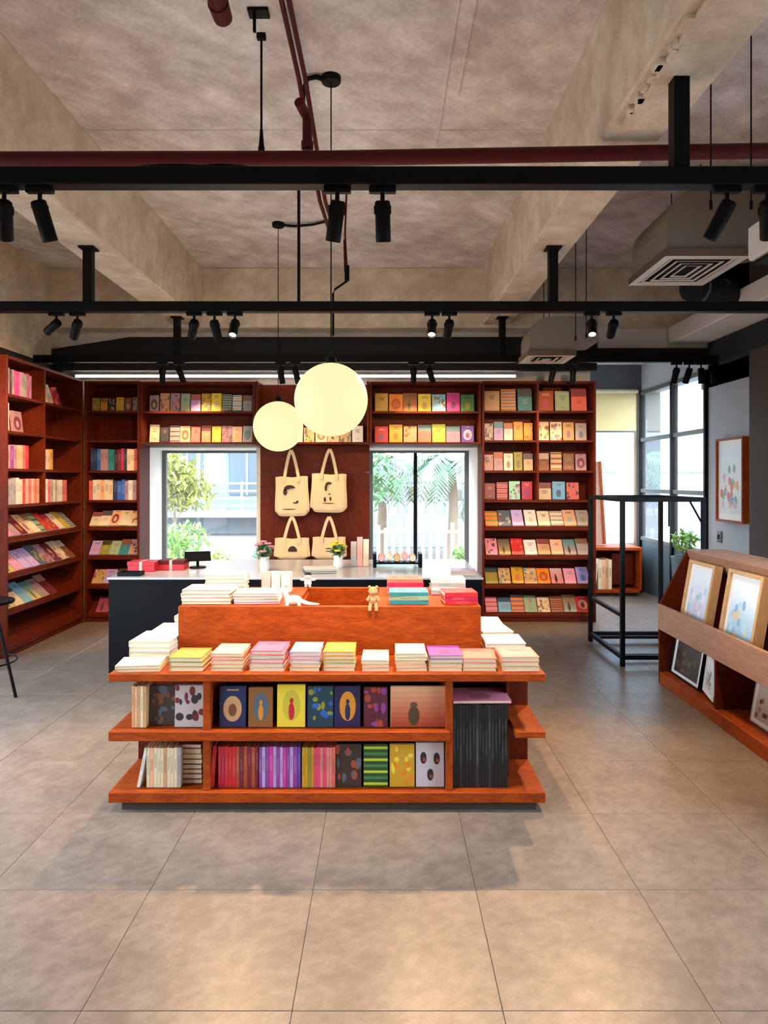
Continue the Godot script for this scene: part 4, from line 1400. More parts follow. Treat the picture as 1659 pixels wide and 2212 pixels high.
	# piles on the raised box
	pile("cream white ivory white", Vector3(-0.915, 0.88, -3.76), 0.25, 0.2, 0.018, "wide white pile on the raised box", "hardback", 0.0, true)
	pile("cream ivory white cream white", Vector3(-0.893, 0.88, -4.08), 0.22, 0.17, 0.021, "taller white pile behind on the raised box", "hardback", 0.02, true)
	pile("pink white grey white", Vector3(-0.66, 0.88, -3.75), 0.23, 0.18, 0.013, "low pile beside the cream toy", "paperback", 0.05, true)
	pile("teal sage teal", Vector3(0.127, 0.88, -3.73), 0.16, 0.2, 0.02, "green spined pile on the raised box", "hardback", PI / 2, true)
	pile("coral rose crimson coral", Vector3(0.118, 0.88, -4.05), 0.16, 0.2, 0.021, "coral spined pile behind on the raised box", "hardback", PI / 2, true)
	pile("red crimson red", Vector3(0.39, 0.88, -3.72), 0.15, 0.17, 0.02, "red spined pile on the raised box", "hardback", PI / 2 + 0.06, true)
	pile("grey white grey white", Vector3(0.36, 0.88, -4.05), 0.16, 0.19, 0.02, "pale grey pile behind on the raised box", "hardback", PI / 2, true)
	# books on the two tiers below
	var zf := -3.315
	var c := [cover_cell(ink("navy"), 1, ink("tan"), ink("brown")), cover_cell(Color("8c5a2a"), 5, ink("slate"), ink("amber")), cover_cell(ink("yellow"), 5, Color("c9b838"), ink("red")), cover_cell(Color("1d3f4c"), 3, ink("olive"), ink("blue")),
		cover_cell(Color("26214a"), 5, ink("amber"), ink("navy")), cover_cell(Color("5a2230"), 3, ink("rust"), ink("purple")), cover_cell(ink("tan"), 4, ink("peach"), ink("rust"))]
	var mid := [[503, 0.122, 0.185, "dark blue picture book with a tan disc on its cover, left of the middle tier"], [563, 0.112, 0.18, "brown picture book with a blue figure, beside the yellow one"], [629, 0.13, 0.192, "bright yellow picture book with a small red figure"],
		[692, 0.12, 0.185, "dark teal picture book with garden leaves on its cover"], [750, 0.12, 0.185, "deep blue picture book with an amber oval on its cover"], [811, 0.11, 0.18, "maroon picture book with rust patches, beside the amber oval"], [902, 0.255, 0.185, "wide picture book with a sunset landscape and a dark figure"]]
	for i in mid.size():
		shown("picture_book", px(mid[i][0], 3.32), 0.37, zf, mid[i][1], mid[i][2], 0.02, c[i], 0.06, mid[i][3])
	c = [cover_cell(Color("3b2c28"), 3, ink("slate"), ink("rust")), cover_cell(Color("2f4a2a"), 8, ink("lime"), ink("green")), cover_cell(ink("gold"), 3, ink("orange"), ink("yellow")), cover_cell(Color("c9bfc4"), 7, ink("charcoal"), ink("rust"))]
	var lowr := [[752, 0.122, 0.19, "dark brown picture book on the lower tier beside the spines"], [811, 0.112, 0.19, "green and lime striped picture book on the lower tier"], [868, 0.115, 0.192, "golden yellow picture book on the lower tier"], [928, 0.13, 0.2, "pale grey picture book with three dark masks on the cover"]]
	for i in lowr.size():
		shown("picture_book", px(lowr[i][0], 3.32), 0.093, zf, lowr[i][1], lowr[i][2], 0.02, c[i], 0.06, lowr[i][3])
	shown("picture_book", px(348, 3.32), 0.37, zf - 0.03, 0.145, 0.18, 0.02, cover_cell(Color("3e342c"), 3, ink("slate"), ink("brown")), 0.06, "dark brown picture book at the end of the middle tier")
	shown("picture_book", px(410, 3.32), 0.37, zf, 0.135, 0.19, 0.02, cover_cell(Color("b7aaa6"), 3, ink("maroon"), ink("charcoal")), 0.06, "pale picture book with dark red faces beside the divider")
	var U := Transform3D()
	spines(U, "tan peach tan cream tan", px(284, 3.3), 0.37, -3.3, 0.195, 0.0125, "end of the middle tier", "paperback", 0.0, 0.03, 0.15)
	spines(U, "red red crimson red red red rust maroon rust maroon rust maroon", px(462, 3.3), 0.093, -3.3, 0.19, 0.0155, "red run of the lower tier", "paperback", 0.07, 0.02, 0.14)
	spines(U, "purple lilac purple magenta lilac purple lilac magenta purple lilac purple violet", px(557, 3.3), 0.093, -3.3, 0.188, 0.0155, "purple run of the lower tier", "paperback", 0.0, 0.02, 0.14)
	spines(U, "gold gold olive amber rose rose salmon rose salmon salmon coral", px(652, 3.3), 0.093, -3.3, 0.186, 0.0125, "yellow and pink lower run", "paperback", 0.0, 0.02, 0.14)
	spines(U, "white cream peach cream cream cream tan cream cream cream grey", px(309, 3.3), 0.093, -3.3, 0.185, 0.0145, "pale run at the lower corner", "paperback", 0.2, 0.02, 0.15)
	pile("charcoal slate brown slate charcoal olive grey maroon", Vector3(px(418, 3.4), 0.093, -3.42), 0.11, 0.16, 0.022, "dark pile at the lower corner", "hardback", 0.0)
	spines(U, "black black charcoal black black black black charcoal black black black charcoal black black black black black charcoal black black", px(978, 3.3), 0.093, -3.3, 0.385, 0.0133, "black run by the open end", "magazine", 0.0, 0.01, 0.24, 0.583)
	pile("pink", Vector3(px(1040, 3.3), 0.481, -3.41), 0.27, 0.21, 0.014, "gap over the black magazines", "paperback")
	# small figures on the raised box
	var f := thing("toy_figure", "small white toy figure with a black cap on the rear rim", "toy", Vector3(-0.452, 0.881, -4.235))
	st = mb()
	ball(st, Vector3(0, 0.025, 0), Vector3(0.022, 0.026, 0.013))
	for s in [-1.0, 1.0]:
		ball(st, Vector3(0.028 * s, 0.045, 0), Vector3(0.02, 0.008, 0.008), 8)
		ball(st, Vector3(0.012 * s, 0.006, 0.004), Vector3(0.008, 0.006, 0.01), 8)
	obj("body", st, M.white_ceramic, f)
	st = mb()
	ball(st, Vector3(0, 0.066, 0), Vector3(0.02, 0.02, 0.018))
	obj("head", st, M.white_ceramic, f)
	st = mb()
	ball(st, Vector3(0, 0.076, -0.002), Vector3(0.021, 0.015, 0.019))
	obj("cap", st, M.black_felt, f)
	f = thing("plush_bear", "small tan plush bear sitting on the rim beside the green pile", "toy", Vector3(-0.055, 0.881, -3.615))
	st = mb()
	ball(st, Vector3(0, 0.03, 0), Vector3(0.022, 0.03, 0.018))
	obj("body", st, M.plush, f)
	st = mb()
	ball(st, Vector3(0, 0.075, 0.002), Vector3(0.024, 0.022, 0.02))
	ball(st, Vector3(0, 0.07, 0.02), Vector3(0.01, 0.008, 0.008), 8)
	for s in [-1.0, 1.0]:
		ball(st, Vector3(0.018 * s, 0.094, 0), Vector3(0.008, 0.008, 0.005), 8)
	obj("head", st, M.plush, f)
	for s in [-1.0, 1.0]:
		st = mb()
		tube(st, [Vector3(0.015 * s, 0.05, 0.004), Vector3(0.03 * s, 0.028, 0.012)], 0.008, 8)
		obj("arm", st, M.plush, f)
		st = mb()
		tube(st, [Vector3(0.012 * s, 0.012, 0.0), Vector3(0.016 * s, -0.004, 0.02), Vector3(0.016 * s, -0.022, 0.024)], 0.009, 8)
		obj("leg", st, M.plush, f)
	f = thing("toy_animal", "cream plush animal with a long neck and tail on the rim", "toy", Vector3(-0.49, 0.881, -3.625))
	st = mb()
	ball(st, Vector3(0.03, 0.026, 0), Vector3(0.045, 0.026, 0.018))
	tube(st, [Vector3(0.06, 0.022, 0), Vector3(0.11, 0.008, 0.004), Vector3(0.16, 0.006, 0.006)], 0.014, 8, 0.005)
	obj("body", st, M.pages_white, f)
	st = mb()
	tube(st, [Vector3(0.0, 0.035, 0), Vector3(-0.016, 0.075, 0), Vector3(-0.012, 0.1, 0)], 0.014, 8, 0.01)
	ball(st, Vector3(-0.006, 0.106, 0.004), Vector3(0.02, 0.013, 0.012), 8)
	obj("head", st, M.pages_white, f)
	for x in [0.0, 0.06]:
		st = mb()
		tube(st, [Vector3(x, 0.015, 0.012), Vector3(x, 0.0, 0.016)], 0.008, 8)
		obj("leg", st, M.pages_white, f)
	f = thing("card_holder", "pale stand of greeting cards behind the cream toy", "card stand", Vector3(-0.62, 0.88, -4.08))
	st = mb()
	slab(st, Vector3(-0.09, 0, -0.05), Vector3(0.09, 0.012, 0.05), 0.002)
	slab(st, Vector3(-0.09, 0.012, -0.05), Vector3(0.09, 0.11, -0.044), 0.002)
	obj("stand", st, M.grey_paper, f)
	for i in 3:
		st = mb()
		box(st, Vector3(-0.056 + i * 0.056, 0.065 - i * 0.004, 0.0), Vector3(0.05, 0.1, 0.012), 0.001, Transform3D(Basis(Vector3.RIGHT, -0.15), Vector3.ZERO))
		obj("card_block", st, [M.pink_paper, M.grey_paper, M.pages_white][i], f)

func vase(label: String, at: Vector3, h: float, bloom: Material, spread: float, glassy: Material) -> void:
	var t := thing("flower_vase", label, "vase", at)
	var st := mb()
	lathe(st, [[0.0, 0.0], [0.035, 0.0], [0.045, h * 0.3], [0.038, h * 0.8], [0.042, h], [0.037, h], [0.034, h * 0.8], [0.04, h * 0.3], [0.0, 0.01]], 16)
	obj("vase_body", st, glassy, t)
	st = mb()
	for k in 9:
		var a := TAU * k / 9.0
		tube(st, [Vector3(0, h * 0.4, 0), Vector3(cos(a) * spread * 0.4, h * 1.3, sin(a) * spread * 0.4), Vector3(cos(a) * spread * 0.8, h * 1.7 + spread * 0.5 * sin(k * 2.0), sin(a) * spread * 0.8)], 0.003, 5)
	obj("stem", st, M.leaf_dark, t)
	st = mb()
	leaf_cloud(st, Vector3(0, h * 1.35, 0), Vector3(spread, h * 0.6, spread), 130, 0.028)
	obj("foliage", st, M.leaf_green, t)
	for k in 9:
		var a := TAU * k / 9.0 + 0.2
		st = mb()
		var c := Vector3(cos(a) * spread * 0.75, h * 1.75 + spread * 0.5 * sin(k * 2.3), sin(a) * spread * 0.75)
		for p in 7:
			var d := Basis.from_euler(Vector3(0.5, TAU * p / 7.0, 0)) * Vector3(0, 0.006, 0.018)
			ball(st, c + d, Vector3(0.012, 0.008, 0.012), 5)
		obj("flower", st, bloom, t)

func counter() -> void:
	var t := thing("counter", "long matt black counter with a glossy dark top behind the table", "counter", Vector3(-0.695, 0, -6.22))
	var st := mb()
	slab(st, Vector3(-1.465, 0.0, -0.62), Vector3(1.465, 0.735, 0.63), 0.003)
	obj("body", st, M.black_counter, t)
	st = mb()
	slab(st, Vector3(-1.475, 0.736, -0.63), Vector3(1.475, 0.752, 0.64), 0.003)
	obj("counter_top", st, M.counter_top, t)
	var y := 0.753
	for k in 2:
		var b := thing("gift_box", ["bright red lidded gift box, first on the counter's end", "crimson lidded gift box, beside the bright red one"][k], "box", Vector3([-2.02, -1.80][k], y, [-6.0, -6.1][k]), 0.0, "red boxes on the counter")
		st = mb()
		slab(st, Vector3(-0.11, 0, -0.08), Vector3(0.11, 0.06, 0.08), 0.003)
		obj("box_body", st, M.red_box, b)
		st = mb()
		slab(st, Vector3(-0.114, 0.05, -0.084), Vector3(0.114, 0.085, 0.084), 0.003)
		obj("box_lid", st, [M.red_box, M.red_pipe][k], b)
		st = mb()
		slab(st, Vector3(-0.012, 0.0, -0.086), Vector3(0.012, 0.0865, 0.086), 0.001)
		obj("ribbon", st, M.pink_paper, b)
	var tray := thing("black_tray", "flat black tray standing in front of the red boxes", "tray", Vector3(-2.03, y, -5.72))
	st = mb()
	slab(st, Vector3(-0.09, 0, -0.06), Vector3(0.09, 0.006, 0.06), 0.002)
	for s in [-1.0, 1.0]:
		slab(st, Vector3(-0.09, 0.006, 0.056 * s - 0.004), Vector3(0.09, 0.03, 0.056 * s + 0.004), 0.001)
		slab(st, Vector3(0.086 * s - 0.004, 0.006, -0.052), Vector3(0.086 * s + 0.004, 0.03, 0.052), 0.001)
	obj("tray_body", st, M.black_metal, tray)
	st = mb()
	slab(st, Vector3(-0.07, 0.006, -0.04), Vector3(0.07, 0.014, 0.04), 0.001)
	obj("lining", st, M.grey_paper, tray)
	var till := thing("card_terminal", "small black payment screen tilted on a foot beside the window", "screen", Vector3(-1.62, y, -6.2), 0.3)
	st = mb()
	lathe(st, [[0.0, 0.0], [0.07, 0.0], [0.07, 0.012], [0.012, 0.02], [0.012, 0.06], [0.0, 0.06]], 16)
	obj("foot", st, M.black_metal, till)
	st = mb()
	box(st, Vector3.ZERO, Vector3(0.22, 0.012, 0.14), 0.004, Transform3D(Basis(Vector3.RIGHT, 0.5), Vector3(0, 0.1, 0)))
	obj("screen", st, M.black_counter, till)
	vase("leafy vase with pale pink sprigs standing behind the white piles", Vector3(px(571, 6.0), y, -6.0), 0.12, M.pink_petal, 0.075, M.white_ceramic)
	vase("vase of bright yellow flowers in front of the lower tote bags", Vector3(px(730, 6.2), y, -6.2), 0.11, M.yellow_petal, 0.07, M.white_ceramic)
	var slip := thing("leaflet_block", "upright pink and grey leaflet packs beside the yellow flowers", "leaflets", Vector3(px(778, 6.3), y, -6.3))
	for k in 3:
		st = mb()
		box(st, Vector3(-0.06 + k * 0.055, [0.11, 0.13, 0.12][k], 0), Vector3(0.05, [0.22, 0.26, 0.24][k], 0.03), 0.002, Transform3D(Basis(Vector3.RIGHT, -0.08), Vector3.ZERO))
		obj("pack", st, [M.grey_paper, M.pink_paper, M.pages_white][k], slip)
	var bowl := thing("black_stand", "low black rack holding rolled pale cloth on the counter", "rack", Vector3(px(858, 6.3), y, -6.3))
	st = mb()
	slab(st, Vector3(-0.21, 0.03, -0.1), Vector3(0.21, 0.045, 0.1), 0.003)
	for s in [-1.0, 1.0]:
		slab(st, Vector3(s * 0.2 - 0.015, 0.0, -0.1), Vector3(s * 0.2 + 0.015, 0.12, 0.1), 0.003)
	obj("stand", st, M.black_metal, bowl)
	for k in 5:
		st = mb()
		var xx := -0.14 + k * 0.068
		lathe(st, [[0.0, -0.09], [0.026, -0.088], [0.032, -0.06], [0.032, 0.06], [0.026, 0.088], [0.0, 0.09]], 12, Transform3D(Basis(Vector3.RIGHT, PI / 2), Vector3(xx, 0.08 + 0.012 * (k % 2), 0)))
		obj("roll", st, [M.pink_paper, M.pages_white, M.straw][k % 3], bowl)
	pile("navy slate white", Vector3(px(690, 5.9), y, -5.9), 0.26, 0.19, 0.014, "thin pile in the middle of the counter", "magazine", 0.2, true)
	pile("cream tan pink", Vector3(px(1000, 5.8), y, -5.8), 0.2, 0.2, 0.01, "thin pile at the window end of the counter", "magazine", -0.1, true)
	# low round stand cut off by the left edge of the picture
	var s := thing("side_table", "black round side table on splayed thin legs, cut by the picture edge", "side table", Vector3(-2.86, 0, -5.05))
	st = mb()
	lathe(st, [[0.0, 0.64], [0.215, 0.64], [0.22, 0.645], [0.22, 0.66], [0.0, 0.66]], 28)
	obj("table_top", st, M.black_metal, s)
	for k in 3:
		var a := TAU * k / 3.0 + 0.25
		st = mb()
		tube(st, [Vector3(cos(a) * 0.12, 0.64, sin(a) * 0.12), Vector3(cos(a) * 0.3, 0.0, sin(a) * 0.3)], 0.011, 8)
		obj("leg", st, M.black_metal, s)
	st = mb()
	var ring := []
	for k in 25:
		ring.append(Vector3(cos(TAU * k / 24.0) * 0.235, 0.23, sin(TAU * k / 24.0) * 0.235))
	tube(st, ring, 0.006, 6)
	obj("stretcher", st, M.black_metal, s)

func right_side() -> void:
	# black tube frame
	var t := thing("rail_rack", "empty black square tube frame standing on the floor by the print stand", "rack", Vector3(0, 0, 0))
	var X0 := 1.94
	var X1 := 2.60
	var Z0 := -5.8
	var Z1 := -6.7
	var r := 0.018
	var st: SurfaceTool
	for x in [X0, X1]:
		for z in [Z0, Z1]:
			st = mb()
			slab(st, Vector3(x - r, 0, z - r), Vector3(x + r, 1.375, z + r), 0.003)
			obj("post", st, M.black_metal, t)
	for y in [1.357, 0.075]:
		for z in [Z0, Z1]:
			st = mb()
			slab(st, Vector3(X0 + r, y - r, z - r), Vector3(X1 - r, y + r, z + r), 0.003)
			obj("rail", st, M.black_metal, t)
		for x in [X0, X1]:
			st = mb()
			slab(st, Vector3(x - r, y - r, Z1 + r), Vector3(x + r, y + r, Z0 - r), 0.003)
			obj("rail", st, M.black_metal, t)
	for z in [Z0 - 0.2, Z1 + 0.02]:
		st = mb()
		slab(st, Vector3(X0 + r, 0.03, z - 0.012), Vector3(X1 - r, 0.054, z + 0.012), 0.003)
		obj("rail", st, M.black_metal, t)
	st = mb()
	slab(st, Vector3(X0 - r, 0.40, Z1 + r), Vector3(X0 + r, 0.43, Z0 - r), 0.003)
	obj("rail", st, M.black_metal, t)
	for q in [[X0 + 0.30, Z1, -0.05], [X0 + 0.55, Z0, 0.05]]:
		st = mb()
		tube(st, [Vector3(q[0], 1.34, q[1]), Vector3(q[0] + q[2], 1.16, q[1] + 0.12)], 0.008, 8)
		obj("hook", st, M.black_metal, t)
	# print stand with cubbies below and a reclined display above
	t = thing("print_stand", "long brown wooden stand with cubbies below and a sloping print display", "display stand", Vector3(0, 0, 0))
	var zf := -5.35
	var zn := -2.9
	var prof := PackedVector2Array([Vector2(2.06, 0.0), Vector2(2.56, 0.0), Vector2(2.56, 0.99), Vector2(2.27, 0.99), Vector2(2.07, 0.60), Vector2(2.06, 0.58)])
	for z in [zf, zn - 0.02]:
		st = mb()
		prism(st, prof, 0.02, Transform3D(Basis(), Vector3(0, 0, z)))
		obj("end_panel", st, M.red_wood, t)
	st = mb()
	slab(st, Vector3(2.055, 0.40, zf - 0.0), Vector3(2.08, 0.59, zn), 0.003)
	obj("lip_board", st, M.brown_veneer, t)
	st = mb()
	slab(st, Vector3(2.08, 0.395, zf + 0.02), Vector3(2.5, 0.42, zn - 0.02), 0.002)
	obj("ledge", st, M.brown_veneer, t)
	st = mb()
	slab(st, Vector3(2.06, 0.0, zf + 0.02), Vector3(2.5, 0.085, zn - 0.02), 0.003)
	obj("base_board", st, M.warm_wood, t)
	st = mb()
	prism(st, PackedVector2Array([Vector2(2.22, 0.42), Vector2(2.24, 0.42), Vector2(2.37, 0.99), Vector2(2.35, 0.99)]), zn - zf - 0.04, Transform3D(Basis(), Vector3(0, 0, zf + 0.02)))
	obj("sloped_back", st, M.red_wood, t)
	st = mb()
	prism(st, PackedVector2Array([Vector2(2.262, 0.985), Vector2(2.29, 0.99), Vector2(2.325, 0.88), Vector2(2.31, 0.88)]), zn - zf - 0.04, Transform3D(Basis(), Vector3(0, 0, zf + 0.02)))
	obj("top_band", st, M.brown_veneer, t)
	st = mb()
	slab(st, Vector3(2.27, 0.985, zf + 0.02), Vector3(2.54, 1.0, zn - 0.02), 0.002)
	obj("top_board", st, M.brown_veneer, t)
	st = mb()
	slab(st, Vector3(2.48, 0.085, zf + 0.02), Vector3(2.5, 0.395, zn - 0.02))
	obj("back_panel", st, M.red_wood, t)
	for z in [-4.46, -3.68]:
		st = mb()
		slab(st, Vector3(2.07, 0.085, z - 0.012), Vector3(2.48, 0.395, z + 0.012), 0.002)
		obj("divider", st, M.red_wood, t)
	var face := Basis(Vector3.UP, -PI / 2)          # turned to the aisle
	var lean := Basis(Vector3.FORWARD, 0.17)
	var a1 := art(1, Color("dfe6ee"), Color("c3cbe0"), [Color("b3cfe4"), Color("d9b8cc"), Color("a9c4b8"), Color("e8e4ec")], 16)
	var a2 := art(2, Color("e8f0f4"), Color("9cc4de"), [Color("86b4d6"), Color("b9d8e8"), Color("d8c9a8")], 18)
	var a3 := art(3, Color("cfc0b4"), Color("b49a8c"), [Color("7a1f26"), Color("8c7a4a"), Color("5b4a30")], 10)
	var a4 := art(4, Color("e8ece8"), Color("a8cdb8"), [Color("6fae92"), Color("dfe8dc")], 10)
	var a5 := art(5, Color("4a4440"), Color("2d2a2a"), [Color("7a5a30"), Color("3f5140"), Color("6b3a2c")], 18)
	var a6 := art(6, Color("e6eef2"), Color("d8e2e6"), [Color("c96a4a"), Color("6a9ab8"), Color("d8b04a"), Color("8fb88a")], 20)
	framed("framed_print", "pale wooden framed print of soft pastel shapes, far end of the sloping display", "framed print", Transform3D(lean * face, Vector3(2.16, 0.425, -4.98)), 0.40, 0.52, 0.06, 0.025, M.pale_wood, a1)
	framed("framed_print", "pale wooden framed print of a blue sea, nearer on the sloping display", "framed print", Transform3D(lean * face, Vector3(2.155, 0.425, -4.36)), 0.42, 0.53, 0.07, 0.025, M.pale_wood, a2)
	framed("framed_print", "pale framed print at the cut off end of the sloping display", "framed print", Transform3D(lean * face, Vector3(2.155, 0.425, -3.72)), 0.44, 0.52, 0.06, 0.025, M.pale_wood, a4)
	framed("print_board", "dark patterned print board standing in the far cubby", "print", Transform3D(lean * face, Vector3(2.14, 0.088, -5.07)), 0.48, 0.28, 0.03, 0.01, M.black_metal, a5)
	framed("print_board", "white print board leaning against the cubby divider", "print", Transform3D(Basis(Vector3.RIGHT, 0.28) * face, Vector3(2.11, 0.11, -4.64)), 0.16, 0.27, 0.012, 0.012, M.white_paint, a6)
	framed("print_board", "floral print board with a dark red bloom in the nearer cubby", "print", Transform3D(lean * face, Vector3(2.18, 0.088, -4.1)), 0.28, 0.29, 0.015, 0.008, M.grey_paper, a3)
	framed("print_board", "white and green print board at the cut off cubby", "print", Transform3D(lean * face, Vector3(2.15, 0.088, -3.8)), 0.2, 0.2, 0.015, 0.008, M.white_paint, a4)
	var pb := thing("poster_board", "white mounted poster standing behind the print stand", "poster board", Vector3(2.53, 1.001, -4.35))
	st = mb()
	box(st, Vector3(0, 0.02, 0), Vector3(0.02, 0.04, 0.6), 0.002)
	obj("board", st, M.white_paint, pb)
	st = mb()
	slab(st, Vector3(-0.012, 0.0, -0.31), Vector3(0.012, 0.01, 0.31), 0.001)
	obj("edge_strip", st, M.frame_alu, pb)
	# picture on the grey wall
	framed("wall_picture", "wood framed colourful poster hanging on the grey wall", "picture", Transform3D(Basis(Vector3.UP, -PI / 2), Vector3(3.50, 1.09, -7.17)), 0.56, 0.85, 0.075, 0.022, M.warm_wood, art(9, Color("dde4ea"), Color("d6d8d8"), [Color("c94a3a"), Color("d8923a"), Color("6aa07a"), Color("5a8ab0"), Color("c9a0a8")], 26))
	var so := thing("wall_switch", "small dark switch plate on the grey wall under the poster", "switch", Vector3(3.53, 0.92, -7.5))
	st = mb()
	box(st, Vector3(0, 0, 0), Vector3(0.018, 0.12, 0.09), 0.003)
	obj("plate", st, M.frame_alu, so)
	st = mb()
	box(st, Vector3(-0.012, 0, 0), Vector3(0.008, 0.05, 0.03), 0.002)
	obj("rocker", st, M.black_metal, so)
	# alcove: low bench with a cubby, a board leaning behind, a plant on the sill
	t = thing("bench_unit", "low orange wooden bench unit under the alcove window", "bench", Vector3(2.95, 0, -9.5))
	st = mb()
	slab(st, Vector3(-0.66, 0.60, -0.26), Vector3(0.4, 0.64, 0.26), 0.003)
	obj("seat", st, M.warm_wood, t)
	for x in [-0.66, 0.37]:
		st = mb()
		slab(st, Vector3(x, 0.05, -0.26), Vector3(x + 0.03, 0.6, 0.25), 0.003)
		obj("side_panel", st, M.warm_wood, t)
	st = mb()
	slab(st, Vector3(-0.66, 0.05, -0.26), Vector3(0.4, 0.09, 0.25), 0.003)
	obj("bottom_panel", st, M.warm_wood, t)
	st = mb()
	slab(st, Vector3(-0.63, 0.09, -0.26), Vector3(0.37, 0.6, -0.24))
	obj("back_panel", st, M.red_wood, t)
	st = mb()
	slab(st, Vector3(0.05, 0.14, 0.1), Vector3(0.33, 0.55, 0.12), 0.002)
	obj("inner_panel", st, M.red_wood, t)
	st = mb()
	slab(st, Vector3(-0.6, 0.0, -0.22), Vector3(0.34, 0.05, 0.18))
	obj("plinth", st, M.dark_column, t)
	spines(Transform3D(), "cream cream peach tan cream", 2.74, 0.09, -9.28, 0.4, 0.045, "bench cubby", "magazine", 0.12, 0.05, 0.24)
	t = thing("leaning_board", "tall brown board leaning against the wall above the bench", "board", Vector3(2.86, 0.645, -9.62))
	t.rotation = Vector3(-0.06, 0, 0.04)
	st = mb()
	slab(st, Vector3(-0.13, 0.0, -0.012), Vector3(0.13, 1.12, 0.012), 0.003)
	obj("board", st, M.brown_veneer, t)
	st = mb()
	slab(st, Vector3(0.1, 0.0, 0.013), Vector3(0.13, 1.12, 0.03), 0.002)
	obj("edge_strip", st, M.warm_wood, t)
	t = thing("potted_plant", "small bright green plant in a dark pot beside the glazed wall", "plant", Vector3(3.36, 0.0, -7.95))
	st = mb()
	lathe(st, [[0.0, 0.0], [0.11, 0.0], [0.15, 0.62], [0.155, 0.66], [0.13, 0.66], [0.12, 0.6], [0.0, 0.58]], 20)
	obj("pot", st, M.spandrel, t)
	st = mb()
	leaf_cloud(st, Vector3(0, 0.84, 0), Vector3(0.15, 0.13, 0.15), 160, 0.045)
	obj("foliage", st, M.leaf_bright, t)
	st = mb()
	for k in 5:
		var a := TAU * k / 5.0
		tube(st, [Vector3(0, 0.58, 0), Vector3(cos(a) * 0.08, 0.84, sin(a) * 0.08)], 0.005, 5)
	obj("stem", st, M.leaf_dark, t)

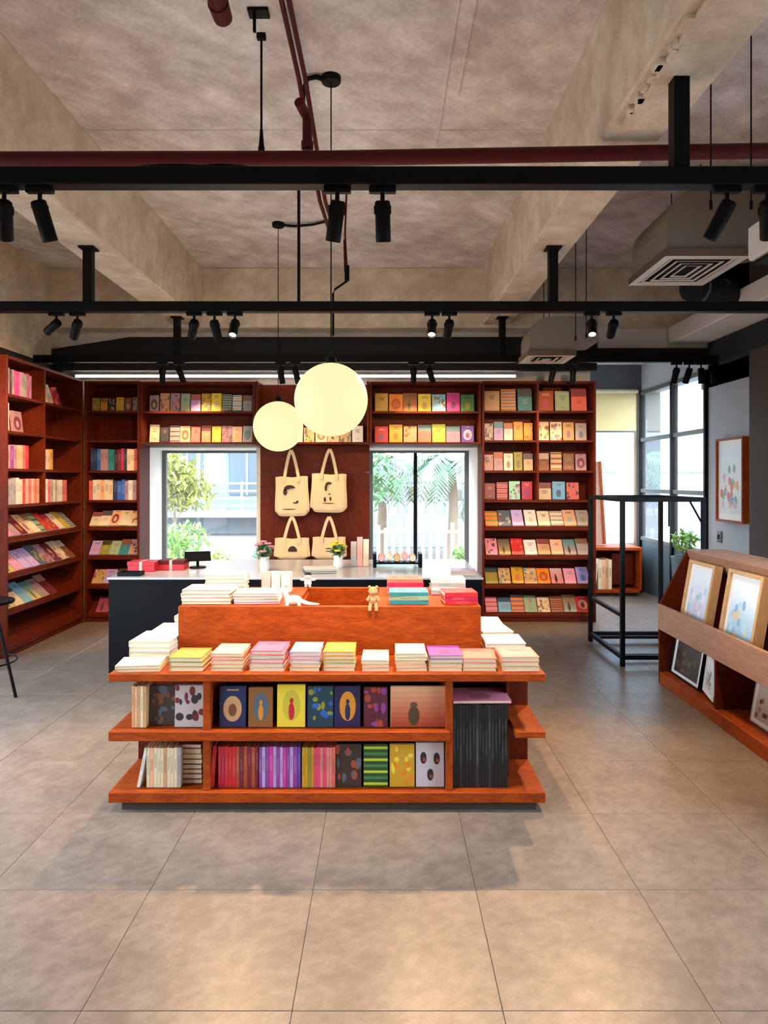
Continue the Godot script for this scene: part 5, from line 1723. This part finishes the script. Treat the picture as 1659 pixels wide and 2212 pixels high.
func outside() -> void:
	var st := mb()
	slab(st, Vector3(-40, -0.6, -60), Vector3(40, -0.3, 30))
	struct("ground_outside", st, M.paving)
	# pale building with long balconies beyond the first window
	var t := thing("apartment_building", "pale blue grey building with long white balconies beyond the window", "building", Vector3(-9.0, -2.6, -24.0))
	st = mb()
	slab(st, Vector3(-7, 0, -4), Vector3(6.0, 9.5, 0), 0.02)
	obj("wall", st, M.far_wall, t)
	for fl in 3:
		st = mb()
		slab(st, Vector3(-7, 2.9 + fl * 3.0, 0), Vector3(6.2, 3.1 + fl * 3.0, 1.2), 0.02)
		obj("balcony_slab", st, M.far_rail, t)
		st = mb()
		for k in 4:
			slab(st, Vector3(-7, 3.25 + fl * 3.0 + k * 0.24, 1.14), Vector3(6.2, 3.31 + fl * 3.0 + k * 0.24, 1.18))
		for k in 9:
			slab(st, Vector3(-7 + k * 1.63, 3.1 + fl * 3.0, 1.13), Vector3(-6.93 + k * 1.63, 4.05 + fl * 3.0, 1.19))
		obj("railing", st, M.far_rail, t)
	for fl in 3:
		for k in 6:
			st = mb()
			slab(st, Vector3(-6.2 + k * 2.0, 0.6 + fl * 3.0, 0.0), Vector3(-5.0 + k * 2.0, 2.3 + fl * 3.0, 0.05), 0.01)
			var w := obj("window", st, M.far_glass, t)
			st = mb()
			slab(st, Vector3(-5.63 + k * 2.0, 0.6 + fl * 3.0, 0.051), Vector3(-5.57 + k * 2.0, 2.3 + fl * 3.0, 0.08))
			obj("sash", st, M.far_rail, w)
	t = thing("added_building", "pale blue building added behind the alcove windows to tint their view", "building", Vector3(4.4, -0.6, -18.0))  # added block that gives the alcove glazing its pale blue view
	st = mb()
	slab(st, Vector3(0, 0, -4), Vector3(12, 11, 0), 0.02)
	obj("wall", st, M.pale_blue_wall, t)
	for fl in 4:
		st = mb()
		slab(st, Vector3(-0.05, 2.3 + fl * 2.7, -0.02), Vector3(12.05, 2.42 + fl * 2.7, 0.06), 0.01)
		obj("floor_band", st, M.far_rail, t)
		for k in 4:
			st = mb()
			slab(st, Vector3(0.7 + k * 2.9, 0.7 + fl * 2.7, 0.0), Vector3(2.6 + k * 2.9, 1.9 + fl * 2.7, 0.03), 0.008)
			obj("window", st, M.pale_glass, t)
	t = thing("garden_pavilion", "low pale pavilion with columns and a railing among the trees", "pavilion", Vector3(1.6, -0.3, -20.0))
	st = mb()
	slab(st, Vector3(-4.5, 0, -2.5), Vector3(2.6, 0.9, 1.0), 0.02)
	obj("base_wall", st, M.far_wall_warm, t)
	for k in 5:
		st = mb()
		tube(st, [Vector3(-2.2 + k * 1.1, 0.9, 0.6), Vector3(-2.2 + k * 1.1, 2.9, 0.6)], 0.1, 10)
		obj("column", st, M.far_rail, t)
	st = mb()
	prism(st, PackedVector2Array([Vector2(-2.7, 2.9), Vector2(2.7, 2.9), Vector2(0.0, 4.1)]), 3.0, Transform3D(Basis(), Vector3(0, 0, -2.0)))
	obj("roof", st, M.far_rail, t)
	st = mb()
	slab(st, Vector3(-4.5, 1.7, 0.9), Vector3(2.6, 1.78, 0.96))
	for k in 29:
		slab(st, Vector3(-4.5 + k * 0.25, 0.9, 0.91), Vector3(-4.46 + k * 0.25, 1.7, 0.95))
	obj("railing", st, M.far_wall, t)
	t = thing("garden_fence", "white slatted garden fence crossing in front of the palms", "fence", Vector3(0.8, -0.3, -13.5))
	for k in 24:
		st = mb()
		slab(st, Vector3(-1.5 + k * 0.14, 0, 0), Vector3(-1.43 + k * 0.14, 1.0 + 0.1 * sin(k * 0.9), 0.03), 0.004)
		obj("slat", st, M.far_rail, t)
	for y in [0.25, 0.8]:
		st = mb()
		slab(st, Vector3(-1.6, y, -0.03), Vector3(1.9, y + 0.06, 0.0), 0.004)
		obj("rail", st, M.far_rail, t)
	bush("round_shrub", "bright green round shrub filling the lower corner of the building window", Vector3(-3.75, -0.3, -12.4), Vector3(0.62, 0.62, 0.5), 1500, 0.07, M.leaf_bright, 0.15)
	bush("round_shrub", "yellow green low shrub beside the bright round one", Vector3(-2.75, -0.3, -11.6), Vector3(0.45, 0.33, 0.4), 900, 0.06, M.leaf_yellow, 0.1)
	bush("round_shrub", "blue green shrub at the right foot of the building window", Vector3(-1.9, -0.3, -11.5), Vector3(0.3, 0.35, 0.3), 600, 0.06, M.leaf_blue, 0.1)
	bush("garden_tree", "yellow green tree before the pale building", Vector3(-5.15, -0.3, -17.5), Vector3(1.0, 1.1, 0.9), 2600, 0.12, M.leaf_yellow, 0.9)
	bush("garden_tree", "leafy green tree at the left of the palm window", Vector3(-0.9, -0.3, -15.5), Vector3(1.2, 1.5, 1.0), 2600, 0.13, M.leaf_green, 0.7)
	bush("garden_tree", "tall green tree behind the pavilion on the right", Vector3(5.4, -0.3, -25.0), Vector3(2.6, 3.0, 1.6), 4200, 0.2, M.leaf_green, 1.5)
	bush("garden_tree", "broad dark tree behind the pavilion roof", Vector3(-0.5, -0.3, -28.0), Vector3(3.6, 2.6, 2.0), 4200, 0.22, M.leaf_blue, 2.0)
	bush("round_shrub", "light green shrub low in the palm window beside the wall", Vector3(1.25, -0.3, -11.2), Vector3(0.26, 0.32, 0.26), 700, 0.055, M.leaf_bright, 0.2)
	palm("slender palm with drooping fronds in the middle of its window", Vector3(1.5, -0.3, -16.0), 2.15, 1.7, 15)
	palm("shorter palm behind the slatted fence at the right", Vector3(2.9, -0.3, -17.0), 1.7, 1.5, 14)
	palm("palm beside the mullion, half hidden by leaves", Vector3(-0.1, -0.3, -17.2), 2.1, 1.5, 13)
